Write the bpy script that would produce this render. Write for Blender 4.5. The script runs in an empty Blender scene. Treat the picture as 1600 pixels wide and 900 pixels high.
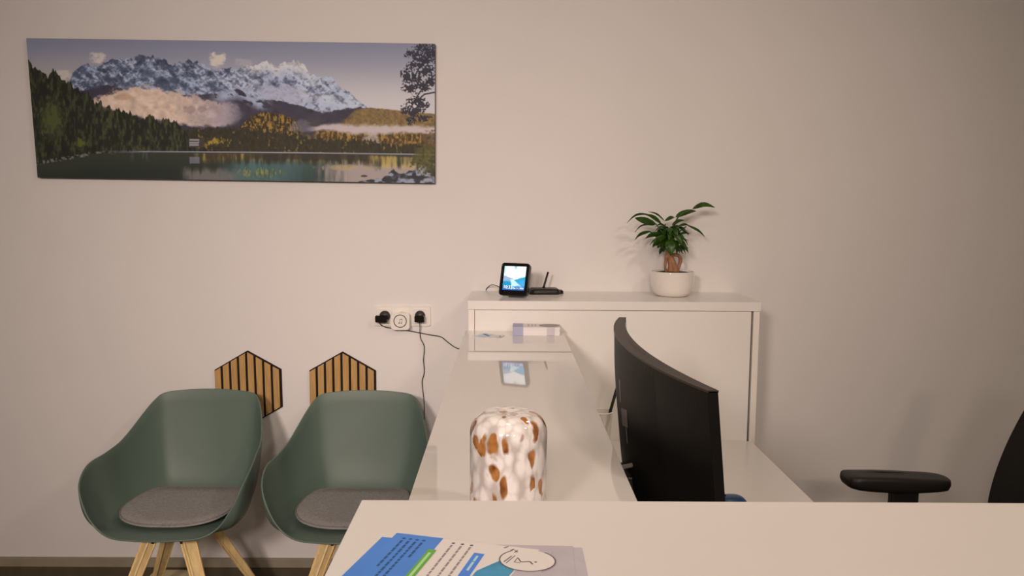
import bpy, bmesh, math, random
import numpy as np
from mathutils import Vector, Matrix
random.seed(7)
C = bpy.context.scene.collection
sc = bpy.context.scene
PI = math.pi
rad = math.radians

# ------------------------------------------------------------------ camera, light, exposure
CAM_H, PITCH, YAW, ROLL, FPX = 1.53, rad(5.8897), rad(0.3602), rad(0.4), 1250.0
cam = bpy.data.cameras.new('camera'); cam.sensor_width = 36.0; cam.lens = FPX * 36.0 / 1600.0
cam.clip_start = 0.02
camo = bpy.data.objects.new('camera', cam); C.objects.link(camo)
fw = Vector((math.sin(YAW) * math.cos(PITCH), math.cos(YAW) * math.cos(PITCH), -math.sin(PITCH)))
rt = Vector((math.cos(YAW), -math.sin(YAW), 0)); dn = fw.cross(rt)
rt2 = math.cos(ROLL) * rt - math.sin(ROLL) * dn
dn2 = math.sin(ROLL) * rt + math.cos(ROLL) * dn
camo.matrix_world = Matrix(((rt2.x, -dn2.x, -fw.x, 0), (rt2.y, -dn2.y, -fw.y, 0), (rt2.z, -dn2.z, -fw.z, CAM_H), (0, 0, 0, 1)))
sc.camera = camo

w = bpy.data.worlds.new('room_world'); sc.world = w; w.use_nodes = True
w.node_tree.nodes['Background'].inputs[0].default_value = (1.0, 0.86, 0.72, 1)
w.node_tree.nodes['Background'].inputs[1].default_value = 0.0

def lamp(name, loc, target, energy, size, col=(1.0, 0.80, 0.62), spread=PI):
    l = bpy.data.lights.new(name, 'AREA'); l.shape = 'DISK'; l.size = size; l.energy = energy; l.color = col; l.spread = spread
    o = bpy.data.objects.new(name, l); C.objects.link(o); o.location = loc
    o.rotation_euler = (Vector(target) - Vector(loc)).to_track_quat('-Z', 'Y').to_euler()
    return o
WARM, SOFT = (1.0, 0.755, 0.50), (1.0, 0.80, 0.70)
lamp('ceiling_light_rear', (1.1, -2.4, 2.6), (1.1, -2.1, 0.0), 26, 0.24, WARM)
lamp('ceiling_light_counter', (0.0, 0.9, 2.55), (0.0, 1.2, 0.0), 2.2, 0.2, WARM)
lamp('ceiling_light_desk', (0.9, 1.6, 2.55), (0.9, 1.9, 0.0), 3.2, 0.2, WARM)
lamp('ceiling_light_right', (1.35, 0.5, 2.58), (0.2, 2.6, 0.6), 9.0, 0.16, SOFT)
lamp('ceiling_spot_left', (-1.3, -2.0, 2.55), (-0.60, 3.15, 1.0), 12.5, 0.6, SOFT, rad(58))
lamp('ceiling_spot_middle', (-0.2, -2.2, 2.55), (-0.45, 3.15, 1.0), 5.5, 0.4, SOFT, rad(58))
sc.view_settings.view_transform = 'Standard'
sc.view_settings.look = 'None'
sc.view_settings.gamma = 1.0
sc.view_settings.exposure = 0.0
sc.view_settings.use_curve_mapping = False

# ------------------------------------------------------------------ colour helpers
def s2l(c):
    c = c / 255.0
    return c / 12.92 if c <= 0.04045 else ((c + 0.055) / 1.055) ** 2.4
REF = (207, 190, 174)         # what plain white paint reads as under this room's warm lamps
def alb(r, g, b, gain=1.0):
    return tuple(min(0.95, 0.80 * gain * s2l(v) / s2l(k)) for v, k in zip((r, g, b), REF))
def mat(name, col, rough=0.5, metal=0.0, coat=0.0, bump=0.0, bscale=60.0, vary=0.0, vscale=8.0, spec=0.5, stretch=None, emit=None, estr=1.0, trans=0.0, ior=1.45, alpha=1.0, coat_rough=0.05):
    m = bpy.data.materials.new(name); m.use_nodes = True
    nt = m.node_tree; N = nt.nodes; L = nt.links; b = N['Principled BSDF']
    b.inputs['Base Color'].default_value = (*col, 1); b.inputs['Roughness'].default_value = rough
    b.inputs['Metallic'].default_value = metal; b.inputs['Coat Weight'].default_value = coat; b.inputs['Coat Roughness'].default_value = coat_rough
    b.inputs['Specular IOR Level'].default_value = spec; b.inputs['Transmission Weight'].default_value = trans
    b.inputs['IOR'].default_value = ior; b.inputs['Alpha'].default_value = alpha
    if emit:
        b.inputs['Emission Color'].default_value = (*emit, 1); b.inputs['Emission Strength'].default_value = estr
    if bump or vary:
        tc = N.new('ShaderNodeTexCoord'); mp = N.new('ShaderNodeMapping'); L.new(tc.outputs['Object'], mp.inputs[0])
        if stretch: mp.inputs['Scale'].default_value = stretch
    if vary:
        n = N.new('ShaderNodeTexNoise'); n.inputs['Scale'].default_value = vscale; n.inputs['Detail'].default_value = 4
        L.new(mp.outputs[0], n.inputs['Vector'])
        r = N.new('ShaderNodeValToRGB'); r.color_ramp.elements[0].position = 0.3; r.color_ramp.elements[1].position = 0.7
        r.color_ramp.elements[0].color = (*[v * (1 - vary) for v in col], 1)
        r.color_ramp.elements[1].color = (*[min(1, v * (1 + vary)) for v in col], 1)
        L.new(n.outputs['Fac'], r.inputs[0]); L.new(r.outputs[0], b.inputs['Base Color'])
    if bump:
        n2 = N.new('ShaderNodeTexNoise'); n2.inputs['Scale'].default_value = bscale; n2.inputs['Detail'].default_value = 3
        L.new(mp.outputs[0], n2.inputs['Vector'])
        bp = N.new('ShaderNodeBump'); bp.inputs['Strength'].default_value = bump; bp.inputs['Distance'].default_value = 0.002
        L.new(n2.outputs['Fac'], bp.inputs['Height']); L.new(bp.outputs[0], b.inputs['Normal'])
    return m
def attr_mat(name, rough=0.6, emission=False, estr=1.0):
    m = bpy.data.materials.new(name); m.use_nodes = True
    nt = m.node_tree; b = nt.nodes['Principled BSDF']
    a = nt.nodes.new('ShaderNodeAttribute'); a.attribute_name = 'paint'
    b.inputs['Roughness'].default_value = rough
    if emission:
        nt.links.new(a.outputs['Color'], b.inputs['Emission Color']); b.inputs['Emission Strength'].default_value = estr
        b.inputs['Base Color'].default_value = (0.01, 0.01, 0.01, 1); b.inputs['Roughness'].default_value = 0.15
    else:
        nt.links.new(a.outputs['Color'], b.inputs['Base Color'])
    return m

M = {}
M['wall'] = mat('wall_paint', (0.80, 0.79, 0.785), 0.75, bump=0.12, bscale=160, vary=0.012, vscale=3, spec=0.3)
M['ceiling'] = mat('ceiling_paint', (0.8, 0.8, 0.79), 0.9, vary=0.01)
M['floor'] = mat('floor_vinyl', (0.10, 0.085, 0.07), 0.45, vary=0.15, vscale=6, bump=0.05)
M['base'] = mat('baseboard_grey', alb(112, 98, 78, 1.5), 0.6, vary=0.08, vscale=12)
M['base_dark'] = mat('baseboard_dark', alb(64, 52, 36, 1.4), 0.5, vary=0.12, vscale=20)
M['white'] = mat('white_melamine', (0.83, 0.82, 0.80), 0.38, vary=0.008, vscale=5, spec=0.5)
M['white_satin'] = mat('white_satin_top', (0.83, 0.82, 0.80), 0.24, vary=0.008, vscale=5, spec=0.5)
M['edge'] = mat('white_edge_band', (0.86, 0.83, 0.79), 0.4, vary=0.01)
M['gloss'] = mat('white_gloss_glass', (0.77, 0.755, 0.735), 0.035, spec=0.8, ior=1.6, vary=0.006, vscale=4)
M['seam'] = mat('painted_gap_shade', (0.035, 0.015, 0.008), 0.8, vary=0.05)
M['shell'] = mat('green_plastic', (0.122, 0.178, 0.152), 0.48, bump=0.08, bscale=300, vary=0.02, vscale=5)
M['felt'] = mat('grey_felt', alb(144, 131, 119, 1.0), 0.95, bump=0.8, bscale=420, vary=0.16, vscale=110, spec=0.1)
M['felt_edge'] = mat('grey_felt_binding', alb(118, 106, 97, 1.0), 0.95, bump=0.8, bscale=420, vary=0.12, vscale=110, spec=0.1)
M['wood'] = mat('oak_leg', alb(222, 172, 115, 1.1), 0.5, vary=0.14, vscale=14, stretch=(6, 6, 0.8), bump=0.1, bscale=30)
M['slat'] = mat('oak_slat', alb(182, 134, 76, 0.85), 0.5, vary=0.16, vscale=18, stretch=(9, 9, 0.7), bump=0.12, bscale=40)
M['slat_back'] = mat('black_felt_backing', (0.012, 0.006, 0.005), 0.9, vary=0.1)
M['black'] = mat('black_plastic', (0.012, 0.011, 0.010), 0.45, bump=0.05, bscale=300, vary=0.05)
M['black_gloss'] = mat('black_gloss_plastic', (0.008, 0.007, 0.007), 0.18, vary=0.05)
M['charger'] = mat('grey_black_plug', (0.05, 0.045, 0.042), 0.4, vary=0.1)
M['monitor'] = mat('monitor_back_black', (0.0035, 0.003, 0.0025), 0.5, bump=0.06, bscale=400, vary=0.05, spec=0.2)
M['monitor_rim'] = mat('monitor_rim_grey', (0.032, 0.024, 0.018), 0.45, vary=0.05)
M['emblem'] = mat('dim_grey_emblem', (0.085, 0.075, 0.068), 0.3, vary=0.04)
M['silver'] = mat('silver_metal', (0.55, 0.52, 0.49), 0.35, metal=0.6, vary=0.04)
M['mesh'] = mat('black_chair_mesh', (0.012, 0.011, 0.010), 0.8, bump=0.9, bscale=500, vary=0.25, vscale=200)
M['pot'] = mat('white_ceramic', (0.84, 0.81, 0.77), 0.12, coat=0.6, vary=0.01)
M['soil'] = mat('potting_soil', (0.03, 0.014, 0.008), 0.95, bump=1.0, bscale=150, vary=0.4, vscale=90)
M['bark'] = mat('ginseng_bark', alb(140, 92, 60, 1.0), 0.7, bump=0.7, bscale=90, vary=0.25, vscale=50)
M['leaf'] = mat('ficus_leaf', (0.028, 0.080, 0.009), 0.36, vary=0.5, vscale=35, spec=0.4)
M['socket'] = mat('socket_white', (0.86, 0.84, 0.80), 0.25, vary=0.01)
M['socket_in'] = mat('socket_well', (0.78, 0.76, 0.72), 0.35, vary=0.01)
M['ink'] = mat('black_ink', (0.02, 0.018, 0.018), 0.5, vary=0.05)
M['paper'] = mat('white_paper', (0.86, 0.84, 0.84), 0.55, vary=0.006)
M['paper_blue'] = mat('blue_print', alb(72, 120, 182, 1.0), 0.42, vary=0.06, vscale=12)
M['paper_blue2'] = mat('blue_box_print', alb(70, 118, 190, 1.0), 0.4, vary=0.04)
M['ink_blue'] = mat('dark_blue_ink', alb(40, 78, 118, 0.9), 0.5, vary=0.05)
M['ink_grey'] = mat('grey_ink', alb(140, 122, 114, 1.0), 0.5, vary=0.05)
M['ink_dark'] = mat('dark_grey_ink', alb(95, 84, 78, 1.0), 0.5, vary=0.05)
M['paper_green'] = mat('green_print', alb(95, 150, 62, 1.0), 0.45, vary=0.06)
M['paper_lime'] = mat('pale_green_print', alb(160, 195, 120, 1.0), 0.45, vary=0.06)
M['paper_pale'] = mat('pale_blue_print', alb(165, 190, 225, 1.0), 0.45, vary=0.06)
M['paper_teal'] = mat('teal_print', alb(62, 130, 155, 1.0), 0.45, vary=0.2, vscale=30)
M['paper_grey'] = mat('grey_print', alb(178, 160, 156, 1.0), 0.5, vary=0.07, vscale=30)
M['paper_slate'] = mat('slate_print', alb(152, 144, 158, 1.0), 0.5, vary=0.05)
M['card_blue'] = mat('pale_card_blue', alb(150, 168, 195, 1.0), 0.3, vary=0.15, vscale=70)
M['blue'] = mat('blue_plastic', (0.018, 0.06, 0.15), 0.35, vary=0.1)
M['frost'] = mat('frosted_clear_plastic', (0.85, 0.82, 0.78), 0.25, alpha=0.42, vary=0.01)
M['box'] = mat('pale_box', alb(205, 178, 135, 1.0), 0.7, vary=0.08)
M['canvas_edge'] = mat('canvas_side', (0.10, 0.085, 0.085), 0.8, vary=0.4, vscale=20, bump=0.4, bscale=300)
M['metal_dark'] = mat('dark_metal', (0.03, 0.03, 0.03), 0.35, metal=0.6, vary=0.05)

# ------------------------------------------------------------------ mesh helpers
def link(name, me, m=None, parent=None, smooth=False):
    o = bpy.data.objects.new(name, me); C.objects.link(o)
    if m is not None: me.materials.append(M[m] if isinstance(m, str) else m)
    if parent is not None: o.parent = parent
    if smooth:
        for p in me.polygons: p.use_smooth = True
    return o
def from_pd(name, V, F, m=None, parent=None, smooth=False):
    me = bpy.data.meshes.new(name); me.from_pydata([tuple(v) for v in V], [], F); me.update()
    return link(name, me, m, parent, smooth)
def from_bm(name, bm, m=None, parent=None, smooth=False):
    bmesh.ops.recalc_face_normals(bm, faces=bm.faces)
    me = bpy.data.meshes.new(name); bm.to_mesh(me); bm.free()
    return link(name, me, m, parent, smooth)
def add_box(bm, lo, hi, bevel=0.0, seg=2, mtx=None):
    r = bmesh.ops.create_cube(bm, size=1.0); vs = r['verts']
    for v in vs:
        v.co = Vector([lo[i] + (v.co[i] + 0.5) * (hi[i] - lo[i]) for i in range(3)])
    if bevel:
        es = list({e for v in vs for e in v.link_edges})
        rb = bmesh.ops.bevel(bm, geom=es, offset=bevel, segments=seg, affect='EDGES', profile=0.5)
        vs = list({v for f in rb['faces'] for v in f.verts} | {v for v in vs if v.is_valid})
    if mtx is not None:
        for v in vs: v.co = mtx @ v.co
    return vs
def box(name, lo, hi, m, parent=None, bevel=0.0015, seg=2, mtx=None):
    bm = bmesh.new(); add_box(bm, lo, hi, bevel, seg, mtx)
    return from_bm(name, bm, m, parent)
def lathe(name, prof, m, parent=None, n=48, loc=(0, 0, 0), smooth=True):
    V = []; F = []
    for (r, z) in prof:
        for k in range(n):
            a = 2 * PI * k / n; V.append((loc[0] + r * math.cos(a), loc[1] + r * math.sin(a), loc[2] + z))
    for i in range(len(prof) - 1):
        for k in range(n):
            a, b = i * n + k, i * n + (k + 1) % n
            F.append((a, b, b + n, a + n))
    F.append(tuple(range(n))[::-1]); F.append(tuple((len(prof) - 1) * n + k for k in range(n)))
    return from_pd(name, V, F, m, parent, smooth)
def catmull(P, n=8, closed=False):
    P = [Vector(p) for p in P]; out = []; N = len(P)
    rng = range(N) if closed else range(N - 1)
    for i in rng:
        if closed: a, b, c, d = P[(i - 1) % N], P[i], P[(i + 1) % N], P[(i + 2) % N]
        else: a, b, c, d = P[max(i - 1, 0)], P[i], P[i + 1], P[min(i + 2, N - 1)]
        for k in range(n):
            t = k / n
            out.append(0.5 * ((2 * b) + (c - a) * t + (2 * a - 5 * b + 4 * c - d) * t * t + (3 * b - a - 3 * c + d) * t ** 3))
    if not closed: out.append(P[-1])
    return out
def tube_pd(pts, radii, sides=10):
    V = []; F = []
    pts = [Vector(p) for p in pts]; n = len(pts)
    up = Vector((0, 0, 1)); prev = None
    for i, p in enumerate(pts):
        t = (pts[min(i + 1, n - 1)] - pts[max(i - 1, 0)]).normalized()
        if prev is None:
            ref = up if abs(t.dot(up)) < 0.95 else Vector((1, 0, 0))
            x = t.cross(ref).normalized()
        else: x = (prev - t * prev.dot(t)).normalized()
        prev = x; y = t.cross(x)
        r = radii if isinstance(radii, (int, float)) else radii[i]
        for k in range(sides):
            a = 2 * PI * k / sides; V.append(p + r * (math.cos(a) * x + math.sin(a) * y))
    for i in range(n - 1):
        for k in range(sides):
            a, b = i * sides + k, i * sides + (k + 1) % sides
            F.append((a, b, b + sides, a + sides))
    F.append(tuple(range(sides))[::-1]); F.append(tuple((n - 1) * sides + k for k in range(sides)))
    return V, F
def tube(name, pts, radii, m, parent=None, sides=10, smooth_pts=6):
    P = catmull(pts, smooth_pts) if smooth_pts else pts
    if not isinstance(radii, (int, float)) and smooth_pts:
        rr = []
        for i in range(len(radii) - 1):
            for k in range(smooth_pts): rr.append(radii[i] + (radii[i + 1] - radii[i]) * k / smooth_pts)
        rr.append(radii[-1]); radii = rr
    V, F = tube_pd(P, radii, sides)
    return from_pd(name, V, F, m, parent, True)
def prism(name, poly, z0, z1, m, parent=None, mtx=None, bevel=0.0, seg=2):
    """polygon in x,y extruded z0..z1, then mtx"""
    bm = bmesh.new(); n = len(poly)
    a = [bm.verts.new((x, y, z0)) for x, y in poly]; b = [bm.verts.new((x, y, z1)) for x, y in poly]
    bm.faces.new(a[::-1]); bm.faces.new(b)
    for i in range(n): bm.faces.new((a[i], a[(i + 1) % n], b[(i + 1) % n], b[i]))
    if bevel: bmesh.ops.bevel(bm, geom=list(bm.edges), offset=bevel, segments=seg, affect='EDGES', profile=0.5)
    if mtx is not None:
        for v in bm.verts: v.co = mtx @ v.co
    return from_bm(name, bm, m, parent)
def thing(name, label, cat, loc=(0, 0, 0), rz=0.0, group=None):
    o = bpy.data.objects.new(name, None); C.objects.link(o); o.location = loc; o.rotation_euler = (0, 0, rz)
    o.empty_display_size = 0.05
    return tag(o, label, cat, group)
def tag(o, label, cat, group=None):
    o['label'] = label; o['category'] = cat
    if group: o['group'] = group
    return o
def struct(o): o['kind'] = 'structure'; return o
def dup(root, loc, rz, label):
    r = root.copy(); C.objects.link(r); r.location = loc; r.rotation_euler = (0, 0, rz); r['label'] = label
    for ch in list(root.children):
        c = ch.copy(); C.objects.link(c); c.parent = r
        for g in list(ch.children):
            d = g.copy(); C.objects.link(d); d.parent = c
    return r
def rrect(w_, h_, r, n=6, cx=0, cy=0):
    P = []
    for (sx, sy, a0) in ((1, 1, 0), (-1, 1, 90), (-1, -1, 180), (1, -1, 270)):
        for k in range(n + 1):
            a = rad(a0 + 90 * k / n)
            P.append((cx + sx * (w_ / 2 - r) + r * math.cos(a), cy + sy * (h_ / 2 - r) + r * math.sin(a)))
    return P
def text(name, body, size, m, parent, mtx, extrude=0.0002, align='LEFT'):
    cu = bpy.data.curves.new(name, 'FONT'); cu.body = body; cu.size = size; cu.extrude = extrude; cu.align_x = align
    cu.materials.append(M[m] if isinstance(m, str) else m)
    o = bpy.data.objects.new(name, cu); C.objects.link(o)
    dg = bpy.context.evaluated_depsgraph_get(); me = bpy.data.meshes.new_from_object(o.evaluated_get(dg))
    bpy.data.objects.remove(o)
    o = bpy.data.objects.new(name, me); C.objects.link(o); o.parent = parent; o.matrix_local = mtx
    return o

# ------------------------------------------------------------------ room shell
WY = 3.15                                     # face of the long back wall
XL, XR, YB, ZC = -3.6, 3.4, -4.0, 2.75
struct(box('floor', (XL, YB, -0.08), (XR, WY, 0), 'floor', bevel=0))
struct(box('ceiling', (XL, YB, ZC), (XR, WY, ZC + 0.08), 'ceiling', bevel=0))
struct(box('wall_back', (XL - .1, WY, -0.08), (XR + .1, WY + 0.1, ZC + .08), 'wall', bevel=0))
struct(box('wall_left', (XL - 0.1, YB, -0.08), (XL, WY, ZC + .08), 'wall', bevel=0))
struct(box('wall_right', (XR, YB, -0.08), (XR + 0.1, WY, ZC + .08), 'wall', bevel=0))
struct(box('wall_front', (XL - .1, YB - 0.1, -0.08), (XR + .1, YB, ZC + .08), 'wall', bevel=0))
struct(box('baseboard_back', (XL, WY - 0.012, 0.0), (XR, WY, 0.053), 'base_dark', bevel=0.001))
struct(box('trim_1', (XL, WY - 0.016, 0.053), (XR, WY, 0.0895), 'base', bevel=0.002))

# ------------------------------------------------------------------ reception furniture
FY = 2.819; ZT = 1.1934; ZN = 1.0857; ZD = 0.6884; CXL = -0.139; CXR = 0.904
t = thing('storage_cabinet', 'tall white cabinet against the wall behind the reception counter', 'cabinet', (0.38, 3.0, 0))
def pb(name, lo, hi, m, root, bevel=0.0012):
    L = root.location
    return box(name, [lo[i] - L[i] for i in range(3)], [hi[i] - L[i] for i in range(3)], m, root, bevel)
pb('top_panel', (CXL, FY - 0.004, ZT - 0.0315), (CXR, WY - 0.001, ZT), 'white_satin', t)
pb('side_panel', (CXL + 0.002, FY, 0), (CXL + 0.024, WY - 0.002, ZT - 0.0325), 'edge', t)
pb('side_panel', (CXR - 0.025, FY, 0), (CXR - 0.003, WY - 0.002, ZT - 0.0325), 'edge', t)
pb('front_panel', (CXL + 0.0255, FY + 0.001, 0.0), (CXR - 0.0325, FY + 0.019, ZT - 0.0335), 'white', t, 0.0008)
sp = pb('gap_shade_board', (CXR - 0.034, FY + 0.022, 0.0), (CXR - 0.024, FY + 0.2, ZT - 0.0325), 'seam', t, 0); sp['label'] = 'dark board painted as shade in the gap beside the front panel'  # dark board behind the gap; its colour stands for the shade inside
pb('back_panel', (CXL + 0.026, WY - 0.012, 0.0), (CXR - 0.036, WY - 0.004, ZT - 0.0335), 'white', t, 0)

t = thing('reception_counter', 'long glossy white counter running from the wall cabinet towards the near desk top', 'counter', (0.03, 1.85, 0))
g = pb('countertop', (-0.147, 0.905, ZN - 0.026), (0.2, FY - 0.0015, ZN), 'gloss', t, 0.001)
g['label'] = 'high gloss white glass top'
pb('front_panel', (-0.138, 0.905, 0.0), (-0.116, FY - 0.0015, ZN - 0.0265), 'white', t)
pb('inner_panel', (0.150, 0.905, 0.0), (0.172, FY - 0.0015, ZN - 0.0265), 'white', t)

t = thing('desk_cabinet', 'nearest white cabinet with a broad satin top that carries the leaflets', 'cabinet', (0.7, 0.66, 0))
pb('top_panel', (-0.165, 0.44, ZT - 0.0315), (1.75, 0.888, ZT), 'white_satin', t)
pb('side_panel', (-0.160, 0.45, 0), (-0.138, 0.885, ZT - 0.0325), 'white', t)
pb('side_panel', (1.72, 0.45, 0), (1.742, 0.885, ZT - 0.0325), 'white', t)
pb('front_panel', (-0.137, 0.452, 0.0), (1.719, 0.47, ZT - 0.0335), 'white', t)
pb('back_panel', (-0.137, 0.868, 0.0), (1.719, 0.885, ZT - 0.0335), 'white', t)

t = thing('work_desk', 'low white work desk between the counter and the wall cabinet', 'desk', (0.5, 1.85, 0))
pb('desktop', (0.1735, 0.892, ZD - 0.025), (0.8865, FY - 0.0015, ZD), 'white_satin', t, 0.0015)
pb('leg_panel', (0.21, 0.93, 0), (0.86, 0.955, ZD - 0.0255), 'white', t)
pb('leg_panel', (0.21, 2.76, 0), (0.86, 2.785, ZD - 0.0255), 'white', t)

# ------------------------------------------------------------------ canvas picture
def lerp(a, b, t): return a + (b - a) * t
rng = np.random.default_rng(3)
def vnoise(x, y, seed):
    r = np.random.default_rng(seed); T = r.random((256, 256))
    xi = np.floor(x).astype(int); yi = np.floor(y).astype(int); fx = x - xi; fy = y - yi
    fx = fx * fx * (3 - 2 * fx); fy = fy * fy * (3 - 2 * fy)
    a = T[yi % 256, xi % 256]; b = T[yi % 256, (xi + 1) % 256]; c = T[(yi + 1) % 256, xi % 256]; d = T[(yi + 1) % 256, (xi + 1) % 256]
    return (a * (1 - fx) + b * fx) * (1 - fy) + (c * (1 - fx) + d * fx) * fy
def fbm(x, y, seed, oct=5):
    s = 0; a = 0.5; tt = 0
    for k in range(oct):
        s = s + a * vnoise(x * 2 ** k + 17 * k, y * 2 ** k + 31 * k, seed + k); tt += a; a *= 0.55
    return s / tt
def sst(e0, e1, x):
    t_ = np.clip((x - e0) / (e1 - e0), 0, 1); return t_ * t_ * (3 - 2 * t_)
def paint_landscape(X, Y):
    """X, Y: picture coordinates (40..680 across, 61..288 down) -> colours as seen (0-255)"""
    col = np.zeros(X.shape + (3,))
    def put(c, a): 
        nonlocal col
        c = np.array(c, float); a = np.clip(a, 0, 1)[..., None]; col = col * (1 - a) + c * a
    def mix(c1, c2, k): return np.array(c1, float) * (1 - k[..., None]) + np.array(c2, float) * k[..., None]
    def curve(pts, x): p = np.array(pts, float); return np.interp(x, p[:, 0], p[:, 1])
    n1 = fbm(X / 60, Y / 30, 1); n2 = fbm(X / 9, Y / 7, 5); n3 = fbm(X / 3.2, Y / 3.2, 9, 3)
    # sky
    col = mix((122, 120, 132), (190, 176, 168), sst(60, 170, Y))
    put((154, 140, 128), 0.8 * sst(260, 60, X) * sst(70, 130, Y))
    for (cx, cy, rx, ry, s) in ((152, 91, 15, 9, .8), (337, 94, 17, 14, .95), (95, 118, 22, 9, .6), (380, 98, 20, 8, .3)):
        d = ((X - cx) / rx) ** 2 + ((Y - cy) / ry) ** 2 + (n2 - .5) * 2.4
        put((204, 184, 164), s * sst(1.0, 0.1, d))
    # mountain
    sky = [(104, 130), (109, 125), (113, 115), (122, 108), (133, 100), (143, 104), (152, 106), (158, 103), (166, 97), (178, 94), (188, 96), (196, 91), (210, 89), (222, 86), (238, 89), (252, 93), (262, 98), (269, 101), (280, 98), (290, 94), (300, 98), (308, 97), (324, 107), (338, 112), (349, 106), (362, 108), (370, 109), (380, 104), (389, 101), (401, 104), (417, 96), (426, 101), (433, 104), (445, 99), (458, 96), (468, 97), (472, 100), (486, 115), (496, 119), (505, 123), (518, 122), (531, 136), (547, 147), (556, 152), (564, 160), (578, 170), (582, 176)]
    sk = curve(sky, X) + (vnoise(X / 3.5, X * 0, 40) - .5) * 6
    inm = sst(-0.7, 0.7, Y - sk) * (X > 104) * (X < 584)
    ridge = 1 - np.abs(2 * fbm((X + .8 * Y) / 22, (Y - .35 * X) / 16, 20) - 1)
    ridge2 = 1 - np.abs(2 * fbm((X - .9 * Y) / 15, (Y + .2 * X) / 20, 27) - 1)
    dep = (Y - sk)
    rock = mix((40, 45, 62), (84, 90, 108), n2)
    snow = mix((130, 134, 150), (180, 176, 176), n1)
    rg3 = 1 - np.abs(2 * fbm((X + 1.1 * Y) / 7, (Y - .7 * X) / 9, 44, 4) - 1)
    s = 0.9 * ridge * ridge2 + 0.75 * rg3 * (.5 + .5 * ridge2) + 0.35 * (n3 - .5) + 0.26 * sst(350, 450, X) - .14 * sst(330, 200, X) + .10 * sst(20, 50, dep)
    kk = (np.clip((s - .80) / .62, 0, 1) ** 1.25)[..., None]; mt = rock * (1 - kk) + snow * kk; mt = mt * (0.78 + .34 * ridge[..., None])
    lit = sst(24, 2, dep) * sst(370, 400, X) * sst(500, 470, X)
    mt = mt * (1 - .55 * lit[..., None]) + np.array((222, 204, 182.)) * .55 * lit[..., None]
    put(mt, inm)
    put((168, 158, 166), 0.65 * sst(1.0, .2, ((X - 440) / 62) ** 2 + ((Y - 147 - (X - 440) * .05) / 15) ** 2 + (n2 - .5) * 1.6))
    # dark forested foothill under the rock
    fh = curve([(100, 150), (125, 142), (149, 138), (165, 132), (200, 141), (240, 147), (300, 149), (345, 146), (370, 139), (380, 143), (402, 156), (440, 158), (470, 166), (505, 177), (530, 172), (561, 168), (580, 170), (680, 180)], X) + (n3 - .5) * 4
    put(mix((38, 36, 48), (66, 58, 66), n2), sst(-1, 1.5, Y - fh) * (X > 108))
    # white couloirs at the foothill near the middle
    put((165, 168, 182), sst(.62, .8, ridge2) * sst(-8, 4, Y - fh) * sst(22, 6, Y - fh) * sst(320, 350, X) * sst(430, 405, X) * .9)
    # right hills
    rh = curve([(540, 186), (555, 172), (578, 169), (600, 171), (628, 173.5), (680, 179)], X) + (n3 - .5) * 1.5
    put(mix((84, 66, 44), (150, 116, 62), n3), sst(-1, 1, Y - rh) * sst(548, 566, X + (Y - 170)))
    # lit middle hill
    mh = curve([(360, 215), (375, 199), (391, 183), (402, 178), (414, 176), (430, 177), (442, 180), (461, 188), (486, 214), (500, 222)], X) + (n3 - .5) * 4
    tv = fbm(X / 2.2, Y / 4, 33, 3)
    gold = mix((44, 34, 20), (158, 118, 48), sst(.34, .80, tv))
    put(gold, sst(-1, 1, Y - mh) * (X > 360) * (X < 505))
    put(mix((52, 48, 50), (70, 62, 60), n2), .75 * sst(452, 478, X) * sst(510, 490, X) * sst(180, 190, Y) * sst(222, 210, Y))
    # golden band right, under the mist
    gb = curve([(480, 214), (495, 204), (560, 206), (680, 204)], X) + (n3 - .5) * 3
    put(mix((60, 44, 22), (156, 116, 52), sst(.30, .80, tv)), sst(-1, 1, Y - gb) * sst(484, 498, X))
    # mist right
    mc = curve([(485, 204), (520, 199), (560, 203), (600, 206), (640, 203), (680, 206)], X); mw = curve([(470, 2), (500, 7), (560, 11), (590, 12), (640, 9), (680, 11)], X)
    put((186, 164, 156), .95 * sst(1.0, .25, np.abs(Y - mc + (n1 - .5) * 8) / mw + (n2 - .5) * .7) * sst(470, 500, X))
    put((176, 156, 150), .7 * sst(1.0, .2, ((X - 583) / 16) ** 2 + ((Y - 217) / 12) ** 2 + (n2 - .5) * 1.5))
    put((120, 112, 122), .5 * sst(1.0, .2, ((X - 472) / 22) ** 2 + ((Y - 198) / 12) ** 2 + (n2 - .5) * 2))
    # cloud left
    top = curve([(134, 164), (145, 152), (160, 145), (180, 139), (205, 132), (245, 131), (262, 140), (300, 145), (335, 152), (350, 157), (372, 160), (386, 172)], X) + (n2 - .5) * 22 + (n3 - .5) * 5
    bot = curve([(134, 162), (160, 170), (210, 186), (270, 196), (300, 202), (340, 203), (372, 194), (386, 182)], X) + (n2 - .5) * 8
    ca = sst(0, 9, Y - top) * sst(0, 7, bot - Y) * sst(134, 145, X) * sst(388, 350, X + (n1 - .5) * 40 + (n2 - .5) * 30)
    cc = mix((212, 178, 152), (150, 134, 140), sst(250, 390, X + (n1 - .5) * 60))
    cc = cc * (0.80 + 0.36 * n2[..., None])
    put(cc, ca * .97)
    put((176, 128, 86), .5 * ca * sst(1, .2, ((X - 192) / 18) ** 2 + ((Y - 152) / 6) ** 2))
    put((112, 92, 88), .35 * sst(1, .2, ((X - 305) / 24) ** 2 + ((Y - 172) / 7) ** 2 + (n2 - .5) * 2.5))
    # far shore trees (middle)
    sp = vnoise(X / 2.3, X * 0, 50); sp2 = vnoise(X / 7.0, X * 0, 51)
    ts = curve([(282, 206), (300, 203), (345, 203), (375, 200), (400, 203), (450, 209), (485, 217), (540, 219), (590, 222), (612, 228), (640, 228), (680, 226)], X) + (sp - .5) * 7 + (sp2 - .5) * 4
    tr = mix((26, 25, 18), (62, 52, 26), tv)
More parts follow.
